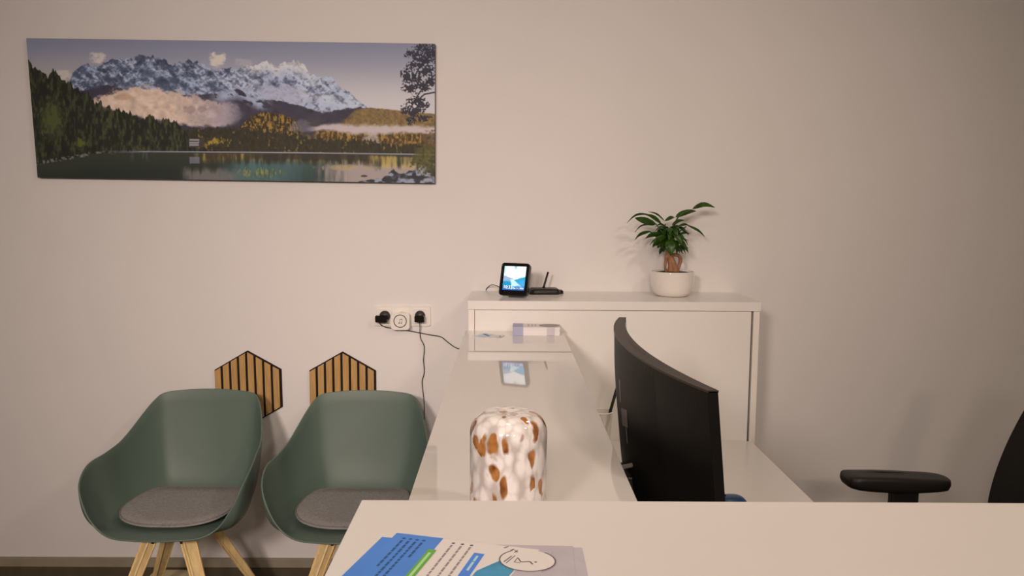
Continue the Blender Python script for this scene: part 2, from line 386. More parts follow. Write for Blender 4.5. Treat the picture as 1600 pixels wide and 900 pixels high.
    tr = tr * (1 - .75 * sst(.66, .8, fbm(X / 5, Y / 8, 61, 3))[..., None]) + np.array((140, 112, 52.)) * .75 * sst(.66, .8, fbm(X / 5, Y / 8, 61, 3))[..., None]
    put(tr, sst(-1, 1, Y - ts) * (X > 282) * (X < 668))
    put((178, 140, 48), .8 * sst(1, .1, ((X - 335) / 16) ** 2 + ((Y - 222) / 6) ** 2 + (tv - .5) * 3))
    # left forest
    ft = curve([(40, 98), (45, 104), (60, 117), (72, 120), (83, 117), (97, 130), (110, 134), (119, 141), (137, 148), (141, 161), (160, 168), (185, 176), (208, 182), (230, 187), (258, 190), (274, 193), (288, 206), (296, 216), (306, 232), (330, 237)], X)
    spk = vnoise(X / 4.6, X * 0, 70); spk2 = vnoise(X / 2.1, X * 0, 71)
    ft = ft + (spk - .6) * 15 * sst(310, 250, X) + (spk2 - .5) * 6
    tree = fbm(X / 3.2, Y / 9.0, 80, 4)
    fo = mix((16, 18, 10), (58, 62, 34), sst(.35, .8, tree))
    put(fo, sst(-.8, .8, Y - ft) * (X < 335))
    put((84, 88, 40), .75 * sst(1, .1, ((X - 79) / 20) ** 2 + ((Y - 187) / 30) ** 2 + (tree - .5) * 4) )
    put((104, 108, 34), .7 * sst(1, .1, ((X - 124) / 9) ** 2 + ((Y - 225) / 8) ** 2 + (tree - .5) * 4))
    put((80, 74, 30), .5 * sst(.6, .8, tree) * sst(150, 170, X) * sst(300, 270, X) * sst(-.8, .8, Y - ft))
    # house
    def rect(x0, x1, y0, y1, c, a=1.0): put(c, a * (X > x0) * (X < x1) * (Y > y0) * (Y < y1))
    rect(294, 318, 216, 231, (60, 50, 44)); rect(295, 310, 218.5, 229, (142, 132, 130)); rect(293, 311, 221, 222.2, (60, 46, 40)); rect(293, 311, 225, 226.2, (60, 46, 40))
    put((44, 32, 30), 1.0 * (np.abs(X - 303) < (Y - 211) * 1.6) * (Y > 212) * (Y < 217.5))
    # shore line and water
    sh = curve([(40, 259), (58, 256), (85, 251), (113, 247), (141, 241), (165, 240), (185, 238.6), (224, 237.5), (370, 238.5), (500, 240), (640, 242), (680, 243)], X)
    wat = sst(-.5, .5, Y - sh)
    wd = Y - sh
    wx = fbm(X / 6, Y / 30, 90, 4)
    water = mix((40, 44, 32), (24, 32, 26), sst(2, 40, wd))
    put(water, wat)
    put(mix((60, 48, 28), (158, 130, 62), sst(.4, .75, wx)), wat * .85 * sst(290, 320, X) * sst(640, 600, X) * sst(1, 4, wd) * sst(22, 9, wd))
    put((40, 36, 30), wat * .75 * sst(385, 400, X) * sst(600, 560, X) * sst(0, 3, wd) * sst(16, 10, wd + (wx - .5) * 12))
    teal = mix((44, 70, 70), (84, 108, 100), wx)
    put(teal, wat * .95 * sst(330, 380, X) * sst(560, 450, X + wd * .6 + (wx - .5) * 60) * sst(10, 22, wd + (wx - .5) * 16))
    put(mix((62, 80, 52), (150, 138, 70), sst(.35, .7, fbm(X / 2.5, Y / 9, 120, 3))), wat * .7 * sst(1, .1, ((X - 405) / 44) ** 2 + ((Y - 272) / 9) ** 2 + (wx - .5) * 2 + (n3 - .5) * 2))
    put((158, 138, 128), wat * .95 * sst(480, 545, X + (wx - .5) * 50) * sst(12, 24, wd + (wx - .5) * 16))
    put((176, 146, 82), wat * .8 * sst(.2, .7, wx) * sst(570, 600, X) * sst(660, 640, X) * sst(3, 6, wd) * sst(26, 20, wd))
    put((168, 140, 90), wat * .65 * sst(1, .2, ((X - 540) / 45) ** 2 + ((Y - 263) / 5) ** 2 + (wx - .5) * 3))
    put((128, 114, 106), wat * .75 * sst(278, 300, X + (wx - .5) * 30) * sst(392, 340, X + (wx - .5) * 40) * sst(22, 36, wd + (wx - .5) * 14))
    put((84, 92, 106), wat * .45 * sst(190, 215, X) * sst(290, 270, X) * sst(.55, .75, wx) * sst(20, 6, wd))
    rect(295, 311, 246, 257, (120, 116, 124), .7)
    put((164, 156, 164), 1.0 * sst(1.6, .3, np.abs(wd - .3)) * sst(170, 230, X) * .8)
    put((120, 114, 112), .9 * sst(.5, .62, n3) * sst(4.5, 1, np.abs(wd)) * sst(190, 150, X))
    put((96, 92, 92), .6 * sst(.4, .6, n3) * sst(3, .5, np.abs(wd + 1)) * sst(300, 200, X))
    # rocks right
    rk = curve([(560, 285), (575, 281), (596, 279), (612, 268), (628, 272), (640, 268), (655, 262), (680, 256)], X) + (vnoise(X / 5, Y / 6, 95) - .5) * 8
    rc = mix((40, 40, 44), (136, 134, 142), sst(.38, .66, vnoise(X / 6, Y / 4.5, 97) * .7 + n3 * .3))
    put(rc, sst(-.6, .6, Y - rk) * (X > 560))
    put((56, 46, 42), sst(1, .5, ((X - 569) / 6) ** 2 + ((Y - 277) / 2) ** 2))
    # bush right
    bu = sst(1.0, .55, ((X - 668) / 26) ** 2 + ((Y - 250) / 27) ** 2 + (n3 - .5) * 1.8)
    put(mix((44, 40, 22), (112, 102, 44), n3), bu * .9)
    bu = sst(1.0, .55, ((X - 676) / 16) ** 2 + ((Y - 218) / 14) ** 2 + (n3 - .5) * 2)
    put(mix((60, 46, 34), (120, 96, 60), n3), bu * .75)
    # pine branch top right
    bl = np.zeros_like(X)
    for (cx, cy, rx, ry) in ((662, 76, 15, 7), (648, 86, 12, 8), (668, 94, 14, 9), (650, 104, 12, 7), (636, 118, 10, 9), (648, 122, 12, 8), (668, 112, 12, 8), (642, 138, 12, 9), (662, 136, 11, 7), (674, 128, 8, 8), (652, 158, 12, 7), (660, 166, 10, 7), (636, 172, 9, 7), (650, 176, 12, 7), (664, 186, 11, 4), (644, 188, 8, 6), (676, 84, 8, 10)):
        bl = np.maximum(bl, sst(1.25, .8, ((X - cx) / rx) ** 2 + ((Y - cy) / ry) ** 2 + (n3 - .5) * 3.2 + (vnoise(X / 1.7, Y / 1.7, 99) - .5) * 2.2))
    put((36, 34, 44), .96 * bl * (X > 626))
    for pts in (((680, 83), (668, 92), (655, 108), (648, 122)), ((680, 118), (664, 134), (652, 152), (640, 174)), ((680, 145), (664, 148), (655, 156))):
        p = np.array(pts, float)
        for a, b in zip(p[:-1], p[1:]):
            d = b - a; tt = np.clip(((X - a[0]) * d[0] + (Y - a[1]) * d[1]) / (d @ d), 0, 1)
            dist = np.hypot(X - a[0] - tt * d[0], Y - a[1] - tt * d[1]); put((34, 30, 38), sst(1.6, .6, dist))
    return np.clip(col, 0, 255)
def np_s2l(c): c = c / 255.0; return np.where(c <= .04045, c / 12.92, ((c + .055) / 1.055) ** 2.4)
def painted_grid(name, corners, nx, ny, colours, m, parent):
    TL, TR, BL, BR = [np.array(c, float) for c in corners]
    u = np.linspace(0, 1, nx)[None, :, None]; v = np.linspace(0, 1, ny)[:, None, None]
    P = ((TL * (1 - u) + TR * u) * (1 - v) + (BL * (1 - u) + BR * u) * v).reshape(-1, 3)
    i = np.arange(nx - 1)[None, :] + np.arange(ny - 1)[:, None] * nx
    F = np.stack([i, i + nx, i + nx + 1, i + 1], -1).reshape(-1, 4)
    me = bpy.data.meshes.new(name); me.from_pydata(P.tolist(), [], F.tolist()); me.update()
    at = me.color_attributes.new('paint', 'FLOAT_COLOR', 'POINT')
    rgba = np.ones((nx * ny, 4), np.float32); rgba[:, :3] = colours.reshape(-1, 3)
    at.data.foreach_set('color', rgba.ravel())
    return link(name, me, m, parent)
PT = 0.024
qTL, qTR, qBR, qBL = (-1.8455 * .992, 2.1487), (-0.2790, 2.1405), (-0.2815, 1.6125), (-1.8307 * .992, 1.6243)
poly = [qTL, qTR, qBR, qBL]
pc = thing('canvas_print', 'wide canvas print of a snowy mountain lake hanging on the wall', 'picture', (-1.06, WY, 1.88))
rot = Matrix(((1, 0, 0, 0), (0, 0, 1, 0), (0, 1, 0, 0), (0, 0, 0, 1)))     # (x, z, y)
prism('stretcher_frame', [(x + 1.06, z - 1.88) for x, z in poly], -PT, -0.0005, 'canvas_edge', pc, rot, 0.002)
nx, ny = 720, 250
U, V_ = np.meshgrid(np.linspace(0, 1, nx), np.linspace(0, 1, ny))
PX = (40.3 * (1 - U) + 680.5 * U) * (1 - V_) + (57 * (1 - U) + 680 * U) * V_
PY = (61 * (1 - U) + 70 * U) * (1 - V_) + (278.5 * (1 - U) + 288.5 * U) * V_
seen = paint_landscape(PX, PY)
ref = np_s2l(np.array([200., 182., 166.]))
M['canvas'] = attr_mat('printed_canvas', 0.65)
inn = 0.0012
cor = [(qTL[0] + 1.06 + inn, -PT - .0004, qTL[1] - 1.88 - inn), (qTR[0] + 1.06 - inn, -PT - .0004, qTR[1] - 1.88 - inn), (qBL[0] + 1.06 + inn, -PT - .0004, qBL[1] - 1.88 + inn), (qBR[0] + 1.06 - inn, -PT - .0004, qBR[1] - 1.88 + inn)]
painted_grid('printed_face', cor, nx, ny, np.clip(0.80 * np_s2l(seen) / ref, 0, .95), M['canvas'], pc)

# ------------------------------------------------------------------ hexagonal slat panels
def hex_panel(cx, cz, label, tilt):
    t = thing('hexagonal_slat_panel', label, 'wall panel', (cx, WY, cz), 0, 'hexagonal slat panels behind the chairs')
    t.rotation_euler = (0, tilt, 0)
    R_ = 0.1525; W2 = R_ * math.cos(rad(30)); S2 = R_ / 2
    hexp = [(0, R_), (W2, S2), (W2, -S2), (0, -R_), (-W2, -S2), (-W2, S2)]
    prism('backing', hexp, -0.009, -0.0005, 'slat_back', t, rot)
    n = 8; pitch = 2 * W2 / n
    for k in range(n):
        x0 = -W2 + k * pitch + 0.0018; x1 = x0 + pitch - 0.0092
        if k == 0: x1 += 0
        top = lambda x: R_ - abs(x) * math.tan(rad(30)) - 0.0050
        pts = [(x0, -top(x0)), (x1, -top(x1)), (x1, top(x1)), (x0, top(x0))]
        prism('slat', pts, -0.016, -0.009, 'slat', t, rot, 0.0006, 1)
    return t
hex_panel(-1.0290, 0.7965, 'hexagonal oak slat panel behind the left chair', -0.012)
hex_panel(-0.6530, 0.7945, 'hexagonal oak slat panel behind the right chair', 0.0)

# ------------------------------------------------------------------ tub chairs
RIM = [(0.0, -0.285, 0.434), (0.075, -0.283, 0.435), (0.148, -0.272, 0.441), (0.200, -0.256, 0.470), (0.238, -0.244, 0.526), (0.268, -0.214, 0.596), (0.277, -0.138, 0.640), (0.263, -0.045, 0.652), (0.252, 0.045, 0.667), (0.236, 0.115, 0.704), (0.218, 0.170, 0.745), (0.196, 0.213, 0.782), (0.168, 0.238, 0.803), (0.095, 0.252, 0.811), (0.0, 0.258, 0.814)]
def make_chair(label):
    t = thing('tub_chair', label, 'chair', (0, 0, 0), 0, 'green tub chairs along the wall')
    full = RIM + [(-x, y, z) for x, y, z in RIM[-2:0:-1]]
    rim = catmull(full, 6, True); n = len(rim)
    c = Vector((0, -0.03, 0)); z0 = 0.436
    V = [(0, -0.03, z0 - 0.004)]; F = []
    rings = 26
    for j in range(1, rings + 1):
        tt = j / rings
        for p in rim:
            back = max(0.0, min(1.0, (p.y + 0.10) / 0.34)); back = back * back * (3 - 2 * back); front = max(0.0, min(1.0, (-p.y - 0.17) / 0.1)) * max(0, min(1, (0.56 - p.z) / 0.1))
            d = Vector((p.x - c.x, p.y - c.y, 0))
            s0 = lerp(0.70, 0.62, back); zb = z0
            if tt < 0.4:
                k = tt / 0.4; q = c + d * (s0 * k); q.z = zb - 0.004 * (1 - k * k)
            else:
                k = (tt - 0.4) / 0.6
                kap = lerp(0.985, 0.93, back)
                P0 = c + d * s0; P0.z = zb; P1 = c + d * lerp(kap, 0.9, front); P1.z = zb + 0.004 * 0
                P2 = Vector(p)
                q = (1 - k) ** 2 * P0 + 2 * k * (1 - k) * P1 + k * k * P2
                hump = 0.010 * back * math.sin(PI * k); q.y -= hump
            V.append(tuple(q))
    for k in range(n): F.append((0, 1 + k, 1 + (k + 1) % n))
    for j in range(rings - 1):
        for k in range(n):
            a = 1 + j * n + k; b = 1 + j * n + (k + 1) % n
            F.append((a, a + n, b + n, b))
    o = from_pd('seat_shell', V, F, 'shell', t, True)
    md = o.modifiers.new('thick', 'SOLIDIFY'); md.thickness = 0.0055; md.offset = -1
    bv = o.modifiers.new('round', 'BEVEL'); bv.width = 0.0018; bv.segments = 2; bv.limit_method = 'ANGLE'; bv.angle_limit = rad(50)
    # cushion: rounded front, straighter back
    cp = [(0.0, -0.212), (0.085, -0.205), (0.155, -0.172), (0.191, -0.11), (0.196, -0.03), (0.186, 0.06), (0.162, 0.125), (0.11, 0.152), (0.0, 0.157)]
    cf = [(x, y, 0) for x, y in cp] + [(-x, y, 0) for x, y in cp[-2:0:-1]]
    co = catmull(cf, 5, True); m_ = len(co)
    prof = [(0.97, 0.0), (1.0, 0.003), (1.0, 0.008), (0.975, 0.0115), (0.94, 0.0112), (0.92, 0.0135), (0.7, 0.0165), (0.35, 0.017), (0.02, 0.017)]
    V = []; F = []
    for s_, z in prof:
        for p in co:
            fr = max(0, (-p.y - 0.10)) * 0.10; edge = max(0, s_ - .55) * 0.02
            V.append((p.x * s_, -0.03 + (p.y + 0.03) * s_, z + edge + 0.0 + 0.012 * (max(0, s_ * abs(p.x) / 0.18)) ** 3))
    for j in range(len(prof) - 1):
        for k in range(m_):
            a, b = j * m_ + k, j * m_ + (k + 1) % m_; F.append((a, b, b + m_, a + m_))
    F.append(tuple(range(m_))[::-1]); F.append(tuple((len(prof) - 1) * m_ + k for k in range(m_)))
    cu = from_pd('seat_cushion', V, F, 'felt', t, True); cu.location = (0, 0.0, z0 + 0.002)
    cu['label'] = 'thin grey felt seat pad'
    V, F = tube_pd([(p.x * .985, -0.03 + (p.y + .03) * .985, 0.0095 + 0.0085 + 0.012 * (abs(p.x) * .985 / .18) ** 3) for p in co] + [(co[0].x, -0.03 + (co[0].y + .03) * .985, 0.018)], 0.0032, 8)
    from_pd('binding', V, F, 'felt_edge', cu, True)
    # legs
    for sx in (-1, 1):
        for sy in (-1, 1):
            top = Vector((sx * (0.052 if sy < 0 else 0.045), -0.03 + sy * (0.125 if sy < 0 else 0.035), 0.424)); foot = Vector((sx * (0.20 if sy < 0 else 0.225), -0.03 + sy * (0.24 if sy < 0 else 0.205), 0.0))
            ax = (foot - top).normalized(); side = Vector((sy * ax.y * 0 + 1, 0, 0)); 
            rd = Vector((sx * .72, sy * .70, 0)).normalized(); x = ax.cross(rd).normalized(); y = ax.cross(x).normalized()
            V = []; F = []
            lv = [(0.0, 0.022, 0.016), (0.12, 0.0235, 0.0165), (0.6, 0.019, 0.0145), (1.0, 0.0135, 0.0115)]
            L_ = (foot - top).length
            for f_, a, b in lv:
                p = top + ax * (L_ * f_)
                ch = 0.004
                for (i, j) in ((1, 1), (-1, 1), (-1, -1), (1, -1)):
                    for (e1, e2) in (((a - ch), b), (a, (b - ch))) if i * j > 0 else ((a, (b - ch)), ((a - ch), b)):
                        V.append(p + x * i * e1 + y * j * e2)
            for r_ in range(len(lv) - 1):
                for k in range(8):
                    q0, q1 = r_ * 8 + k, r_ * 8 + (k + 1) % 8; F.append((q0, q1, q1 + 8, q0 + 8))
            F.append(tuple(range(8))[::-1]); F.append(tuple((len(lv) - 1) * 8 + k for k in range(8)))
            for i_, v in enumerate(V):
                if i_ >= 24: V[i_] = Vector((v.x, v.y, 0.0))
            bm_ = from_pd('leg', V, F, 'wood', t)
            bmm = bmesh.new(); bmm.from_mesh(bm_.data); bmesh.ops.recalc_face_normals(bmm, faces=bmm.faces); bmm.to_mesh(bm_.data); bmm.free()
            # black bracket and bolt
            bmk = bmesh.new()
            for s2 in (-1, 1):
                a0 = top + x * s2 * 0.025 + ax * -0.006; p1 = a0 + ax * 0.052
                vs = [bmk.verts.new(a0 + x * e + y * g_ * 0.0155) for e in (-0.0016, 0.0016) for g_ in (-1, 1)]
                vt = [bmk.verts.new(p1 + x * e + y * g_ * 0.004) for e in (-0.0016, 0.0016) for g_ in (-1, 1)]
                for q in ((vs[0], vs[1], vt[1], vt[0]), (vs[2], vs[3], vt[3], vt[2]), (vs[0], vs[2], vt[2], vt[0]), (vs[1], vs[3], vt[3], vt[1]), tuple(vs[i] for i in (0, 1, 3, 2)), tuple(vt[i] for i in (0, 1, 3, 2))): bmk.faces.new(q)
            outw = -y if (-y).dot(rd) > 0 else y
            from_bm('bracket', bmk, 'black', bm_)
            V, F = tube_pd([top + ax * 0.028 + outw * 0.012, top + ax * 0.028 + outw * 0.0175], 0.0052, 12)
            from_pd('bolt', V, F, 'black', bm_, True)
    box('under_frame', (-0.085, -0.16, 0.4125), (0.085, 0.055, 0.4285), 'black', t, 0.003)
    return t
ch0 = make_chair('moss green tub chair farther from the counter, grey seat pad and wooden legs')
ch0.location = (-1.148, 2.80, 0)
dup(ch0, (-0.538, 2.79, 0), 0.0, 'moss green tub chair close to the counter, partly hidden by the near desk top')

box_ = box('cardboard_box', (-1.425, 3.065, 0.0), (-1.235, 3.134, 0.044), 'box', None, 0.002)
tag(box_, 'low pale box on the floor behind the left chair legs', 'box')

# ------------------------------------------------------------------ wall sockets, plugs, cables
def W2(u_, v_): return (u_, WY, v_)
so = thing('socket_frame', 'white triple wall socket in one frame between chairs and cabinet', 'socket', (-0.4137, WY, 1.0911))
prism('frame', rrect(0.2225, 0.079, 0.006), -0.0095, -0.0003, 'socket', so, rot, 0.0015)
for k in (-1, 0, 1):
    ins = prism('socket_insert', rrect(0.060, 0.058, 0.005, 6, k * 0.0715, 0), -0.013, -0.0095, 'socket', so, rot, 0.001)
    V, F = tube_pd([(k * 0.0715, -0.0128, 0), (k * 0.0715, -0.0142, 0)], 0.0205, 28)
    from_pd('well', V, F, 'socket_in', ins, True)
def disc_pd(c, r, y0, y1, n=28): return tube_pd([(c[0], y0, c[1]), (c[0], y1, c[1])], r, n)
# left charger
a1 = thing('power_adapter', 'black power adapter in the left wall socket, turned sideways', 'power adapter', (-0.4852, WY - 0.0145, 1.0905), 0, 'black power adapters in the wall sockets')
V, F = disc_pd((0.004, 0.003), 0.0205, 0.0, -0.012); from_pd('plug', V, F, 'charger', a1, True)
prism('housing', rrect(0.046, 0.027, 0.005, 6, -0.0065, -0.006), -0.036, -0.012, 'black_gloss', a1, rot, 0.002)
a2 = thing('power_adapter', 'black power adapter in the right wall socket, upright', 'power adapter', (-0.3425, WY - 0.0145, 1.0905), 0, 'black power adapters in the wall sockets')
V, F = disc_pd((0.0, 0.005), 0.0195, 0.0, -0.012); from_pd('plug', V, F, 'charger', a2, True)
prism('housing', rrect(0.038, 0.025, 0.004, 6, 0, -0.0055), -0.034, -0.012, 'black_gloss', a2, rot, 0.002)
# music chime
ch = thing('plug_in_chime', 'white plug-in chime with a ringed music note in the middle socket', 'door chime', (-0.4185, WY - 0.0145, 1.0735))
prism('body', rrect(0.073, 0.066, 0.010), -0.024, 0.0, 'socket', ch, rot, 0.003)
ringpts = [(0.0245 * math.cos(2 * PI * k / 40), -0.0242, 0.002 + 0.0245 * math.sin(2 * PI * k / 40)) for k in range(41)]
V, F = tube_pd(ringpts, 0.0016, 8); rg = from_pd('button_ring', V, F, 'ink', ch, True); rg['label'] = 'black ring around the button'
nb = bmesh.new()
def nquad(pts):
    vs = [nb.verts.new((x, -0.0246, z)) for x, z in pts]; vb = [nb.verts.new((x, -0.0236, z)) for x, z in pts]
    nb.faces.new(vs); nb.faces.new(vb[::-1])
    for i in range(len(pts)): nb.faces.new((vs[i], vs[(i + 1) % len(pts)], vb[(i + 1) % len(pts)], vb[i]))
s_ = 0.0011
nquad([(-0.003, -0.006), (-0.003 + s_, -0.006), (0.0, 0.009), (0.0 - s_, 0.009)])
nquad([(0.0055, -0.006), (0.0055 + s_, -0.006), (0.0085, 0.010), (0.0085 - s_, 0.010)])
nquad([(-0.001, 0.0075), (0.0075, 0.0088), (0.0085, 0.0108), (0.0, 0.0095)])
for (cx, cz) in ((-0.0042, -0.006), (0.0043, -0.006)):
    nquad([(cx + 0.0028 * math.cos(a), cz + 0.002 * math.sin(a)) for a in [2 * PI * k / 12 for k in range(12)]])
from_bm('music_note', nb, 'ink', ch)
def wallpt(u_, v_, off): # photo-frame reading converted once to wall metres
    return None
cab1 = [(-0.4985, 3.118, 1.070), (-0.497, 3.128, 1.058), (-0.478, 3.134, 1.048), (-0.430, 3.134, 1.041), (-0.385, 3.138, 1.033), (-0.345, 3.140, 1.025), (-0.300, 3.138, 1.017), (-0.262, 3.139, 1.010), (-0.236, 3.139, 0.990), (-0.210, 3.138, 0.971), (-0.188, 3.134, 0.963), (-0.160, 3.128, 0.968), (-0.150, 3.120, 0.972)]
tag(tube('power_cable', cab1, 0.0018, 'black', None, 8), 'black cable swinging from the left adapter across to the cabinet side', 'cable', 'black power cables on the wall')
cab2 = [(-0.3428, 3.118, 1.072), (-0.3428, 3.126, 1.050), (-0.344, 3.138, 1.022), (-0.341, 3.140, 1.000), (-0.329, 3.141, 0.975), (-0.328, 3.142, 0.95), (-0.331, 3.142, 0.915), (-0.328, 3.142, 0.875), (-0.330, 3.142, 0.855), (-0.337, 3.142, 0.83), (-0.335, 3.142, 0.795), (-0.330, 3.142, 0.75), (-0.328, 3.142, 0.70), (-0.332, 3.142, 0.60), (-0.33, 3.14, 0.45), (-0.331, 3.14, 0.25), (-0.331, 3.128, 0.12), (-0.33, 3.112, 0.004)]
tag(tube('power_cable', cab2, 0.0016, 'black', None, 8), 'thin black cable hanging straight down from the right adapter', 'cable', 'black power cables on the wall')

# ------------------------------------------------------------------ smart display
sd = thing('smart_display', 'small black smart display with a lit lake picture on the cabinet', 'smart display', (0.0245, 2.93, ZT))
DW, DH, DT = 0.112, 0.122, 0.022
yaw_ = rad(22); tiltb = rad(16)
Rd = Matrix.Translation((0, 0, 0.0042)) @ Matrix.Rotation(yaw_ * -1, 4, 'Z') @ Matrix.Rotation(-tiltb, 4, 'X')
# local: x right, z up, front face at -y
def dm(o, mt=Rd): o.matrix_local = mt; return o
bm = bmesh.new()
P = rrect(DW, DH, 0.012, 6, 0, DH / 2); n = len(P)
lay = [(-0.010, .94), (-0.012, 1.0), (0.004, 1.0), (0.010, .97), (0.024, .72), (0.030, .60)]
ringsv = []
for (yy, sc_) in lay:
    ringsv.append([bm.verts.new((x * sc_, yy, DH / 2 + (z - DH / 2) * sc_ * (1 if sc_ > .9 else .9) - (0 if sc_ > .9 else 0.006))) for x, z in P])
for a, b in zip(ringsv[:-1], ringsv[1:]):
    for k in range(n): bm.faces.new((a[k], a[(k + 1) % n], b[(k + 1) % n], b[k]))
bm.faces.new(ringsv[0]); bm.faces.new(ringsv[-1][::-1])
dm(from_bm('housing', bm, 'black_gloss', sd))
bm = bmesh.new(); add_box(bm, (-0.030, 0.020, -0.002), (0.030, 0.052, 0.014), 0.004)
o = from_bm('stand_foot', bm, 'black', sd); o.matrix_local = Matrix.Rotation(-yaw_, 4, 'Z')
sx_, sy_ = np.meshgrid(np.linspace(0, 1, 150), np.linspace(0, 1, 160))
nn = fbm(sx_ * 6, sy_ * 6, 200); n4 = fbm(sx_ * 22, sy_ * 22, 210, 3)
S = np.zeros(sx_.shape + (3,)); 
def sput(c, a):
    global S
    a = np.clip(a, 0, 1)[..., None]; S = S * (1 - a) + np.array(c, float) * a
S[:] = (.30, .80, .95)
sput((1.0, 1.0, .98), sst(.62, .3, np.abs(sy_ - .22 - .1 * nn) + .3 * np.abs(sx_ - .5)) )
sput((.05, .62, .68), sst(.10, .02, np.abs(sx_ - .52)) * sst(.2, .0, sy_) * .9)
sput((.25, .75, .95), sst(.12, 0, sx_) * sst(.5, .2, sy_) * .7)
hl = .42 + .30 * sx_; sput((.34, .50, .72), sst(-.02, .02, sy_ - hl + .05 * n4) * sst(.5, .42, sx_) * (sy_ < .62))
hr = .62 - .30 * (sx_ - .42); sput((.02, .42, .66), sst(-.02, .02, sy_ - hr + .05 * n4) * sst(.42, .47, sx_))
sput((.10, .46, .90), sst(.52, .66, sy_) * sst(.5, .9, sx_ + (nn - .5) * .6) * .8)
sput((.02, .34, .60), sst(.60, .66, sy_ + (n4 - .5) * .1) * sst(.42, .36, sx_))
sput((.70, .98, 1.0), sst(.12, .02, np.abs((sx_ - .45) - (sy_ - .62) * .9) - (sy_ - .55) * .45) * (sy_ > .55) * (sy_ < .84) * .9)
sput((.02, .10, .45), sst(.78, .90, sy_ + (nn - .5) * .15) * .8)
M['screen'] = attr_mat('lit_screen', 0.15, True, 1.05)
SW, SH = 0.086, 0.090; zc_ = DH / 2 + 0.004
o = painted_grid('screen', [(-SW / 2, -0.0124, zc_ + SH / 2), (SW / 2, -0.0124, zc_ + SH / 2), (-SW / 2, -0.0124, zc_ - SH / 2), (SW / 2, -0.0124, zc_ - SH / 2)], 150, 160, S, M['screen'], sd)
dm(o); scr = o
M['white_lit'] = mat('lit_white_text', (0.8, 0.8, 0.8), 0.5, emit=(0.9, 0.97, 1.0), estr=1.1)
RX = Matrix.Rotation(rad(90), 4, 'X')
text('clock_text', '10:32', 0.0165, 'white_lit', scr, Matrix.Translation((-SW / 2 + 0.003, -0.0128, zc_ - SH / 2 + 0.0055)) @ RX)
text('date_text', 'Mar 11, 2026', 0.0082, 'white_lit', scr, Matrix.Translation((-SW / 2 + 0.0395, -0.0128, zc_ - SH / 2 + 0.0050)) @ RX)
tag(tube('display_cable', [(-0.012, 2.968, 1.215), (-0.022, 3.00, 1.2195), (-0.040, 3.05, 1.2235), (-0.060, 3.10, 1.222), (-0.078, 3.143, 1.206), (-0.083, 3.1475, 1.1955)], 0.0017, 'black', None, 8), 'short black cable curling from the smart display to the wall', 'cable')

# ------------------------------------------------------------------ router with antenna
ro = thing('wireless_router', 'flat black wireless receiver with one short antenna on the cabinet', 'router', (0.147, 3.06, ZT), rad(4))
def rounded_slab(name, w_, d_, h_, r, m, parent, cx=0, cy=0, z=0, top=0.86, mt=None):
    bm = bmesh.new(); P = rrect(w_, d_, r, 7, 0, 0); n = len(P); R_ = []
    for zz, s in ((0, .93), (0.12, 1.0), (0.45, 1.0), (0.8, .95), (1.0, top)):
        R_.append([bm.verts.new((cx + x * s, cy + y * s, z + zz * h_)) for x, y in P])
    for a, b in zip(R_[:-1], R_[1:]):
        for k in range(n): bm.faces.new((a[k], a[(k + 1) % n], b[(k + 1) % n], b[k]))
    bm.faces.new(R_[0][::-1]); bm.faces.new(R_[-1])
    return from_bm(name, bm, m, parent, True)
rounded_slab('housing', 0.118, 0.080, 0.021, 0.018, 'black', ro, -0.004, 0, 0)
rounded_slab('rear_housing', 0.050, 0.050, 0.014, 0.014, 'black_gloss', ro, 0.046, 0.012, 0, .8)
V, F = tube_pd([(-0.006, 0.012, 0.019), (-0.003, 0.012, 0.030), (0.012, 0.012, 0.083)], [0.0052, 0.0040, 0.0036], 12)
from_pd('antenna', V, F, 'black', ro, True)
V, F = tube_pd([(-0.010, -0.012, 0.0212), (-0.010, -0.012, 0.0216)], 0.004, 14); l = from_pd('indicator', V, F, 'ink_grey', ro); l['label'] = 'small pale mark on the lid'

# ------------------------------------------------------------------ potted ginseng fig
PCX, PCY = 0.6255, 3.015
po = thing('potted_plant', 'small ginseng fig bonsai in a round white pot on the cabinet', 'potted plant', (PCX, PCY, ZT))
prof = [(0.001, 0), (0.050, 0.0), (0.055, 0.001), (0.064, 0.006), (0.072, 0.017), (0.0775, 0.034), (0.0805, 0.055), (0.0815, 0.090), (0.0812, 0.0935), (0.0795, 0.0940), (0.0780, 0.0925), (0.0778, 0.075), (0.001, 0.074)]
lathe('plant_pot', prof, 'pot', po, 56)
bm = bmesh.new(); rr = []
for j in range(9):
    rr.append([bm.verts.new((0.0777 * j / 8 * math.cos(a), 0.0777 * j / 8 * math.sin(a), 0.087 + 0.006 * (1 - (j / 8) ** 2) + random.uniform(-.001, .0012) * (j < 8))) for a in [2 * PI * k / 40 for k in range(40)]] if j else [bm.verts.new((0, 0, 0.093))])
for k in range(40): bm.faces.new((rr[0][0], rr[1][k], rr[1][(k + 1) % 40]))
for j in range(1, 8):
    for k in range(40): bm.faces.new((rr[j][k], rr[j + 1][k], rr[j + 1][(k + 1) % 40], rr[j][(k + 1) % 40]))
from_bm('soil', bm, 'soil', po, True)
